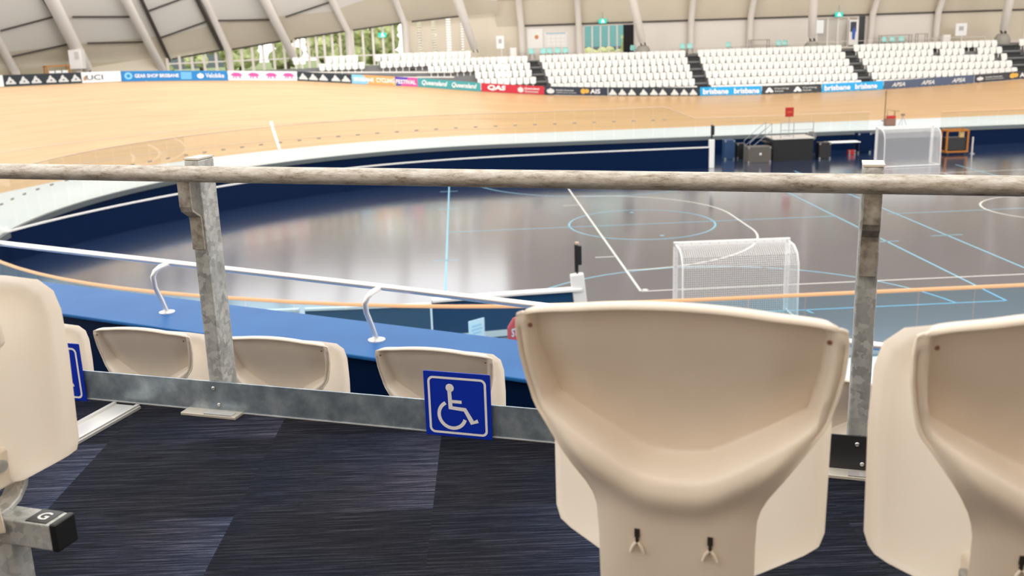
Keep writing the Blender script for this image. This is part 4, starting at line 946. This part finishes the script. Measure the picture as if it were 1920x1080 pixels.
# finish judge kit on the apron
t = thing('timing_unit', 'brown and red timing unit on the apron by the dark finish line', 'machine', (22.0, 33.2, 1.15))
mb = MB(); mb.box((0, 0, .25), (.6, .5, .42)); mb.build('case_body', mat('unit_brown', (.20, .10, .07), .6), t, bevel=.02)
mb = MB(); mb.box((.05, -.05, .55), (.5, .3, .16)); mb.build('red_top', M['red'], t)
mb = MB(); mb.tube([(-.15, 0, .4), (-.2, 0, 1.0), (.6, 0, .9)], .04, 6); mb.tube([(.3, 0, .5), (.3, 0, .95)], .05, 6); mb.build('arm', mat('unit_arm', (.32, .22, .10), .5), t)
for sx in (-.25, .25):
    mb = MB(); mb.box((sx, 0, .02), (.08, .4, .05)); mb.build('foot', M['black'], t)
t = thing('camera_tripod', 'slim tripod with small camera head on the apron', 'tripod', (22.75, 33.0, 1.15))
mb = MB()
for k_ in range(3): mb.tube([(0, 0, .6), (.28 * math.cos(k_ * 2.1), .28 * math.sin(k_ * 2.1), 0)], .014, 6)
mb.build('legs', M['chrome'], t); mb = MB(); mb.box((0, 0, .68), (.2, .14, .13)); mb.build('camera_head', mat('tripod_brown', (.2, .15, .09), .5), t)
t = thing('line_pole', 'tall dark pole standing at the finish line on the apron', 'pole', (22.95, 36.2, 1.15)); mb = MB(); mb.tube([(0, 0, 0), (0, 0, 2.0)], .035, 8); mb.build('pole', M['ln_dark'], t); mb = MB(); mb.lathe([(.2, 0), (.18, .03)], (0, 0, 0), 14); mb.build('foot', M['black'], t)
#NEXT
# ------------------------------------------------------------------ near stand: frame along the galvanised railing
FR = R(-20.37); E1 = Vector((math.cos(FR), math.sin(FR), 0)); E2 = Vector((-math.sin(FR), math.cos(FR), 0))
ZF = CAM.z - 1.17; OR = Vector((CAM.x, CAM.y, 0)) + E2 * 2.571
def W(a, b, c): q = OR + E1 * a + E2 * b; return Vector((q.x, q.y, ZF + c))
# carpeted tier, lower tier, walkway
mb = MB(); mb.box((0, -2.98, -.09), (16, 6.0, .2)); mb.build('floor_carpet', M['carpet'], None, loc=W(0, 0, -.01), rotz=FR); struct(bpy.data.objects['floor_carpet'], 'dark carpet tiles on the near stand tier')
mb = MB(); mb.box((0, .03, -.46), (16, .02, .5)); mb.box((0, .56, -.765), (16, 1.04, .1)); mb.box((0, 1.07, -1.1), (16, .03, .75)); mb.box((0, 2.0, -1.5), (16, 1.9, .08))
struct(mb.build('floor_tier', M['navy'], None, loc=W(0, 0, 0), rotz=FR), 'dark lower tiers in front of the railing')
# blue parapet with broad top
LR = FR + math.atan(-.168); LO = W(-2.54, 2.68, -.64)
mb = MB(); mb.box((0, .0, -.0125), (16, .60, .025)); lg = mb.build('parapet', M['ledge'], None, loc=LO + Vector((0, 0, 0)), rotz=LR, bevel=.008); struct(lg, 'broad blue parapet top in front of the near seats')
mb = MB(); mb.box((0, -.24, -.87), (15.98, .06, 1.69)); mb.box((0, .24, -.87), (15.98, .06, 1.69)); struct(mb.build('wall_parapet', M['navy'], None, loc=LO, rotz=LR), 'navy face under the blue parapet top')
for i, x in enumerate((-3.3, 1.15, -5.6)):
    mb = MB(); mb.box((0, 0, .0005), (.006, .6, .001), Matrix.Rotation(R(-28), 3, 'Z') if i == 0 else None); mb.build('seam', mat('ledge_seam', (.16, .27, .50), .4), lg).location = (x, 0, 0)
# white handrail on the parapet
t = thing('handrail', 'white curved-bracket handrail fixed on the blue parapet', 'handrail', LO, LR)
mb = MB(); mb.tube([(-7, .05, .385), (-1.8, .05, .335), (0, .05, .318), (3, .05, .278), (5, .05, .25)], .021, 14); mb.build('rail_tube', M['white_tube'], t, smooth=50)
for i in range(5):
    x = -5.12 + 1.71 * i; mb = MB(); zr = .318 - .0105 * x
    mb.tube([(x, -.02, .0), (x - .012, -.045, .10), (x - .022, -.075, .19), (x - .02, -.085, zr - .07), (x - .01, -.07, zr - .035), (x, -.03, zr - .012), (x + .01, .045, zr - .004)], .017, 12); mb.build('bracket', M['white_tube'], t, smooth=60)
    mb = MB(); mb.lathe([(.052, .0), (.052, .008), (.022, .014)], (x, -.02, 0), 20); mb.build('base_disc', M['white_tube'], t, smooth=40)
# stand-off sheet sign and red paddle beyond the parapet
t = thing('paper_sign', 'white paper sign with pale blue print standing beyond the parapet', 'sign', (-5.2, -9.3, 1.15), R(38))
mb = MB(); mb.box((0, 0, .62), (.42, .02, .62)); mb.build('sheet', M['paper'], t)
mb = MB()
for i, (w_, z_) in enumerate(((.26, .80), (.30, .72), (.22, .64))): mb.box((0, -.012, z_), (w_, .004, .045))
mb.build('blue_print', mat('pale_blue_print', (.50, .64, .78), .6), t); mb = MB(); mb.box((0, .02, .17), (.05, .03, .34)); mb.box((0, 0, .01), (.3, .25, .02)); mb.build('stand', M['white'], t)
t = thing('stop_paddle', 'rounded red board with white letters behind the big near seat', 'sign', (-4.32, -9.25, 1.15), R(35))
mb = MB(); pts = [(.30 * math.cos(R(22.5 + 45 * k_)), .62 + .34 * math.sin(R(22.5 + 45 * k_))) for k_ in range(8)]
mb.prism(pts, lambda x, z_: (x, -.03, z_), lambda x, z_: (x, .03, z_)); mb.build('board', M['redsoft'], t, bevel=.02)
vs, fs = text_polys('STOP', .02); mb = MB(); mb.add([(-.2 + x * .4, -.033, .53 + y * .18) for x, y in vs], fs); mb.build('lettering', M['white'], t, fix=False)
mb = MB(); mb.box((0, 0, .15), (.08, .06, .30)); mb.box((0, 0, .02), (.4, .3, .04)); mb.build('stand', M['black'], t)
mb = MB(); mb.box((0, 0, .06), (1.1, .22, .12)); mb.box((0, 0, .125), (1.04, .18, .02)); tag(mb.build('white_block', M['white'], None, loc=(-4.75, -9.6, 1.15), bevel=.01), 'low white block on the apron beside the white paper sign', 'block')

# galvanised kerb sheet
t = thing('kerb_sheet', 'long galvanised steel kerb sheet along the carpet edge', 'kerb', W(0, 0, 0), FR)
mb = MB(); mb.box((-1.75, .004, .055), (3.5, .006, .10)); mb.build('steel_sheet', M['kerb'], t, bevel=.001)
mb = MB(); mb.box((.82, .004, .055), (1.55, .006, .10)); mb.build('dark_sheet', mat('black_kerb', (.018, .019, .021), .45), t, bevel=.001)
mb = MB(); mb.box((-1.75, -.0005, .0062), (3.5, .004, .0026)); mb.build('lower_lip', M['alu'], t)
for x in (-1.83, .115):
    for z_ in (.028, .083):
        mb = MB(); mb.lathe([(.0065, 0), (.0062, .002), (.004, .004), (.0, .0045)], (0, 0, 0), 12); q = mb.build('rivet', M['rivet'], t, smooth=60); q.rotation_euler = (R(90), 0, 0); q.location = (x + (.015 if z_ < .05 else 0), .0005, z_)
# railing: tube, posts with brackets and base plates
t = thing('railing', 'weathered galvanised railing with round top tube across the foreground', 'railing', W(0, 0, 0), FR)
RB, RZ = -.038, .775
mb = MB(); mb.tube([(-4.2 + .7 * i, RB, RZ) for i in range(12)], .0242, 32); mb.build('top_tube', M['rail'], t, smooth=50)
for x in (-3.775, -1.825, .115, 2.05):
    mb = MB(); mb.box((x, .052, .405), (.05, .085, .81)); po = mb.build('post', M['galv'], t, bevel=.006)
    mb = MB(); mb.box((x, .052, .8125), (.052, .087, .005)); mb.build('post_cap', M['plate'], po)
    mb = MB(); mb.ribbon([(x, .004, .535), (x, .004, .625), (x, .001, .640), (x, -.034, .662), (x, -.038, .676), (x, -.038, .752)], .042, .008, (1, 0, 0)); mb.build('rail_bracket', M['bracket'], t, bevel=.0015)
    mb = MB(); mb.box((x - .005, .02, .005), (.2, .13, .01)); bp_ = mb.build('base_plate', M['plate'], t, bevel=.002)
    mb = MB(); mb.box((x + .03, -.03, .0115), (.10, .028, .004)); mb.build('plate_shim', M['alu'], bp_)
# aluminium cover strip from kerb to the left seat row
tag(MB().box((0, 0, .004), (.11, 1.25, .008)).box((-.045, 0, .011), (.012, 1.25, .008)).box((.045, 0, .011), (.012, 1.25, .008)).build('cover_strip', M['alu'], None, loc=W(-2.15, -.65, 0), rotz=FR), 'pale aluminium floor strip running from kerb to the left seat', 'strip')

# accessibility signs on the kerb
def access_sign(label, a):
    t = thing('access_sign', label, 'sign', W(a, -.006, -.006), FR); S_ = .207
    f = lambda y0: (lambda u, v: ((u - .5) * S_, y0, (1 - v) * S_))
    mb = MB(); mb.prism(rrect(.0, 1, .0, 1, .018), f(-.004), f(0)); mb.build('blue_panel', M['sign_blue'], t, bevel=.0006)
    mb = MB(); o_ = rrect(.06, .94, .07, .93, .085, 6); i_ = rrect(.094, .906, .104, .896, .055, 6); n = len(o_)
    g = f(-.0047); mb.add([g(*q) for q in o_] + [g(*q) for q in i_], [(k_, (k_ + 1) % n, n + (k_ + 1) % n, n + k_) for k_ in range(n)]); mb.build('white_border', M['sign_white'], t, fix=False)
    mb = MB(); asp = 1
    def stroke(pts, w_):
        rows = []
        for i, q in enumerate(pts):
            a_ = Vector(pts[max(i - 1, 0)]); c_ = Vector(pts[min(i + 1, len(pts) - 1)]); tg = (c_ - a_).normalized(); n_ = Vector((-tg.y, tg.x)) * w_ / 2
            if 0 < i < len(pts) - 1:
                t1 = (Vector(q) - a_).normalized(); t2 = (c_ - Vector(q)).normalized(); d_ = max(.5, math.sqrt(max(.1, (1 + t1.dot(t2)) / 2))); n_ = n_ / d_
            rows.append([g(*(Vector(q) - n_)), g(*(Vector(q) + n_))])
        mb.grid(rows)
    mb.add([g(.395 + .062 * math.cos(2 * PI * k_ / 24), .232 + .062 * math.sin(2 * PI * k_ / 24)) for k_ in range(24)], [tuple(range(24))])
    stroke([(.385, .25), (.395, .53), (.61, .545), (.715, .735), (.80, .70)], .056)
    stroke([(.40, .435), (.565, .435)], .048)
    stroke([(.415 + .20 * math.cos(R(x)), .64 - .20 * math.sin(R(x))) for x in range(118, 352, 9)], .052)
    mb.build('wheelchair_symbol', M['sign_white'], t, fix=False)
    return t
access_sign('square blue wheelchair sign in the middle of the kerb', -.995)
access_sign('blue wheelchair sign half hidden behind the left seat', -2.425)

# stadium seats of the near stand ------------------------------------
HWZ = [.28, .45, .495, .515, .535, .555, .575, .60, .625, .645, .66, .70, .74, .79, .81, .822]
HWV = [.110, .110, .112, .117, .126, .138, .151, .168, .184, .197, .203, .212, .218, .221, .220, .217]
def smax(x, k=.02): return .5 * (x + math.sqrt(x * x + k * k))
def seat_proto():
    t = thing('stadium_seat', '', 'seat')
    NU, NV = 72, 92
    prof = [(.28 + (.802 - .28) * i / NV, 1.0) for i in range(NV + 1)] + [(.809, .995), (.8135, .95), (.8155, .85), (.8162, .65), (.8166, .45), (.8166, .25), (.8160, .10), (.8152, .02), (.8138, -.02), (.8118, -.03)]
    rows = []
    for c_, fd in prof:
        hw = interp(c_, HWZ, HWV); r1 = []
        for j in range(NU + 1):
            tt = -1 + 2 * j / NU; u = math.sin(PI / 2 * tt) * .6 + tt * .4
            x = u * hw; arch = -.005 * sstep(.70, .80, c_) - .022 * (u * u) * sstep(.60, .82, c_) - .006 * abs(u) ** 8 * sstep(.7, .82, c_); z_ = c_ + arch
            e_ = (1 - abs(u)) * hw
            cb = .556 + .66 * smax(abs(x) - .045)
            side = sstep(.013, .030, e_); low = sstep(cb - .006, cb + .020, c_)
            d_ = .056 * side * low * fd * (1 - .62 * sstep(.60, .80, c_))
            bul = -.012 * math.exp(-((c_ - cb + .028) / .026) ** 2) * sstep(.0, .03, e_) * sstep(.44, .50, c_)
            gr = .006 * math.exp(-((e_ - .0065) / .0026) ** 2) * sstep(.62, .66, c_) * (1 - sstep(.785, .80, c_))
            wrap = .022 * sstep(.55, 1.0, abs(u)) * sstep(.55, .68, c_)
            y = -(min(c_, .806) - .56) * .10 + d_ + gr + wrap + bul + .018 * u ** 4 * (1 - sstep(.50, .60, c_))
            r1.append((x, y, z_))
        rows.append(r1)
    mb = MB(); mb.grid(rows); bk_ = mb.build('backrest', M['seat'], t, smooth=60, fix=False)
    so = bk_.modifiers.new('shell', 'SOLIDIFY'); so.thickness = .0055; so.offset = 0; so.use_even_offset = False
    bv = bk_.modifiers.new('edge', 'BEVEL'); bv.width = .0016; bv.segments = 2; bv.limit_method = 'ANGLE'; bv.angle_limit = R(60)
    # screw heads at the upper corners, hook keyholes on the waist
    for sx in (-1, 1):
        mb = MB(); mb.lathe([(.0036, 0), (.003, .0015)], (0, 0, 0), 10); q = mb.build('screw', M['rust'], bk_); q.rotation_euler = (R(90), 0, 0); q.location = (sx * .1965, -.0125, .772)
    for sx in (-1, 1):
        x0 = sx * .0515; yy = .0085
        mb = MB(); mb.box((x0, yy - .001, 0.465), (.0075, .004, .013)); mb.box((x0, yy - .001, 0.453), (.0045, .004, .014)); mb.build('keyhole', M['slot'], bk_)
        mb = MB()
        for s2 in (-1, 1): mb.tube([(x0 + s2 * .001, yy - .002, 0.450), (x0 + s2 * .006, yy - .0025, 0.444), (x0 + s2 * .0095, yy - .001, 0.433)], .0024, 8)
        mb.build('keyhole_rim', M['seat'], bk_, smooth=60)
    # folded seat pan standing in front of the backrest
    pan = [(-.205, .43)] + [(-.198, .408), (-.18, .395), (-.10, .352), (-.06, .342), (.06, .342), (.10, .352), (.18, .395), (.198, .408), (.205, .43)] + [(.207, .60), (.203, .685), (.192, .722), (.165, .743), (.10, .750), (-.10, .750), (-.165, .743), (-.192, .722), (-.203, .685), (-.207, .60)]
    mb = MB(); N_ = len(pan); rings = []
    for k_, (s_, y) in enumerate(((.955, .142), (1.0, .138), (1.0, .112), (.985, .102), (.93, .097), (.80, .098), (.5, .104), (.15, .108))):
        rings.append([(x * s_, y + (z_ - .35) * .03 + .02 * (x / .2) ** 2 * (1 if k_ < 4 else s_), .555 + (z_ - .555) * s_) for x, z_ in pan])
    vs = [q for r_ in rings for q in r_]; fs = []
    for i in range(len(rings) - 1):
        for k_ in range(N_): a_ = i * N_ + k_; b_ = i * N_ + (k_ + 1) % N_; fs.append((a_, b_, b_ + N_, a_ + N_))
    fs.append(tuple(range((len(rings) - 1) * N_, len(rings) * N_))); mb.add(vs, fs); mb.build('seat_pan', M['pan'], t, smooth=60)
    # hinge lugs and curved steel support arm
    for sx in (-1, 1):
        mb = MB(); mb.box((sx * .075, .085, .385), (.018, .05, .075)); mb.build('hinge_lug', M['seat'], t, bevel=.006)
    mb = MB(); mb.tube([(-.09, .085, .395), (.09, .085, .395)], .012, 12); mb.build('hinge_pin', M['galv'], t, smooth=50)
    for xa in (-.07, .07):
      mb = MB(); mb.ribbon([(xa, .06, .304), (xa, .085, .306), (xa, .11, .315), (xa, .13, .335), (xa, .138, .36), (xa, .138, .388)], .042, .012, (1, 0, 0)); mb.build('support_arm', M['galv'], t, bevel=.003, smooth=40)
    return t
sp = seat_proto()
# front shape check keeps the top of the back at .82 m above its own tier
sp.location = W(-.18, -1.30, 0); sp.rotation_euler = (0, 0, FR); sp['label'] = 'large cream tip-up seat seen from behind in the centre foreground'
dup(sp, W(.325, -1.235, 0), FR + R(18), 'cream tip-up seat cut off by the right edge of the photo')
dup(sp, W(-1.548, -1.285, 0), FR, 'cream tip-up seat at the left edge above the letter G beam')
GF = 'cream seats of the lower row beyond the railing'
for a, lab in ((-3.08, 'lower cream seat partly hidden behind the left seat and sign'), (-2.48, 'lower cream seat left of the left railing post'), (-1.9, 'lower cream seat between left railing post and wheelchair sign'), (-1.275, 'lower cream seat right behind the blue wheelchair sign'), (-.68, 'lower cream seat mostly hidden behind the large foreground seat'), (-.04, 'lower cream seat showing a narrow strip right of the right railing post')):
    dup(sp, W(a, .5, -.715), FR, lab, GF)
# beams the seats stand on
def beam(label, a0, a1, b, c, capright, letter=False):
    t = thing('seat_beam', label, 'beam', W((a0 + a1) / 2, b, c), FR); l = a1 - a0
    mb = MB(); mb.box((0, 0, .275), (l, .052, .055)); mb.build('steel_tube', M['galv'], t, bevel=.004)
    mb = MB(); mb.box((l / 2 + .006, 0, .275), (.014, .054, .057)); mb.build('end_cap', M['cap_black'], t, bevel=.003)
    for x in ((-l / 2 + .2, l / 2 - .125)):
        mb = MB(); mb.box((x, .0, .125), (.05, .045, .25)); mb.box((x, 0, .004), (.14, .12, .008)); mb.build('leg', M['galv'], t, bevel=.003)
    if letter:
        mb = MB(); mb.box((l / 2 - .033, 0, .3032), (.048, .048, .0012)); q = mb.build('letter_tile', M['black'], t)
        vs, fs = text_polys('G', .02); mb = MB(); mb.add([(l / 2 - .033 + (x - .5) * .024, (y - .5) * .027, .3042) for x, y in vs], fs); mb.build('letter_mark', M['sign_white'], q, fix=False)
beam('galvanised seat beam with black end cap and letter G at left edge', -2.7, -1.342, -1.205, 0, True, True)
beam('seat beam under the large foreground seat', -.27, 1.1, -1.222, 0, False)
beam('long seat beam under the lower row of cream seats', -3.5, .4, .60, -.715, False)

# ------------------------------------------------------------------ light
w = bpy.data.worlds.new('sky'); SC.world = w; w.use_nodes = True; N = w.node_tree.nodes; L = w.node_tree.links
bg = N['Background']; bg.inputs[0].default_value = (1.0, .975, .94, 1); bg.inputs[1].default_value = 1.4
def area(name, loc, size, power, color=(1, .95, .88), rot=(0, 0, 0), spread=180):
    l = bpy.data.lights.new(name, 'AREA'); l.energy = power; l.color = color; l.shape = 'RECTANGLE'; l.size = size[0]; l.size_y = size[1]; l.spread = R(spread)
    o = bpy.data.objects.new(name, l); C.objects.link(o); o.location = loc; o.rotation_euler = rot; return o
for x, pw, rx in ((-14, 2600, 132), (4, 1000, 112), (22, 800, 100), (40, 800, 100)): area('roof_fill_light', (x, 20, 15.5), (12, 2.5), pw, (1, .95, .89), (R(rx), 0, 0))  # added unseen fill lights, aimed up to brighten roof lining and its floor reflection
# ------------------------------------------------------------------ view
SC.view_settings.view_transform = 'Standard'; SC.view_settings.look = 'None'; SC.view_settings.gamma = 1; SC.view_settings.use_curve_mapping = False
SC.view_settings.exposure = .55
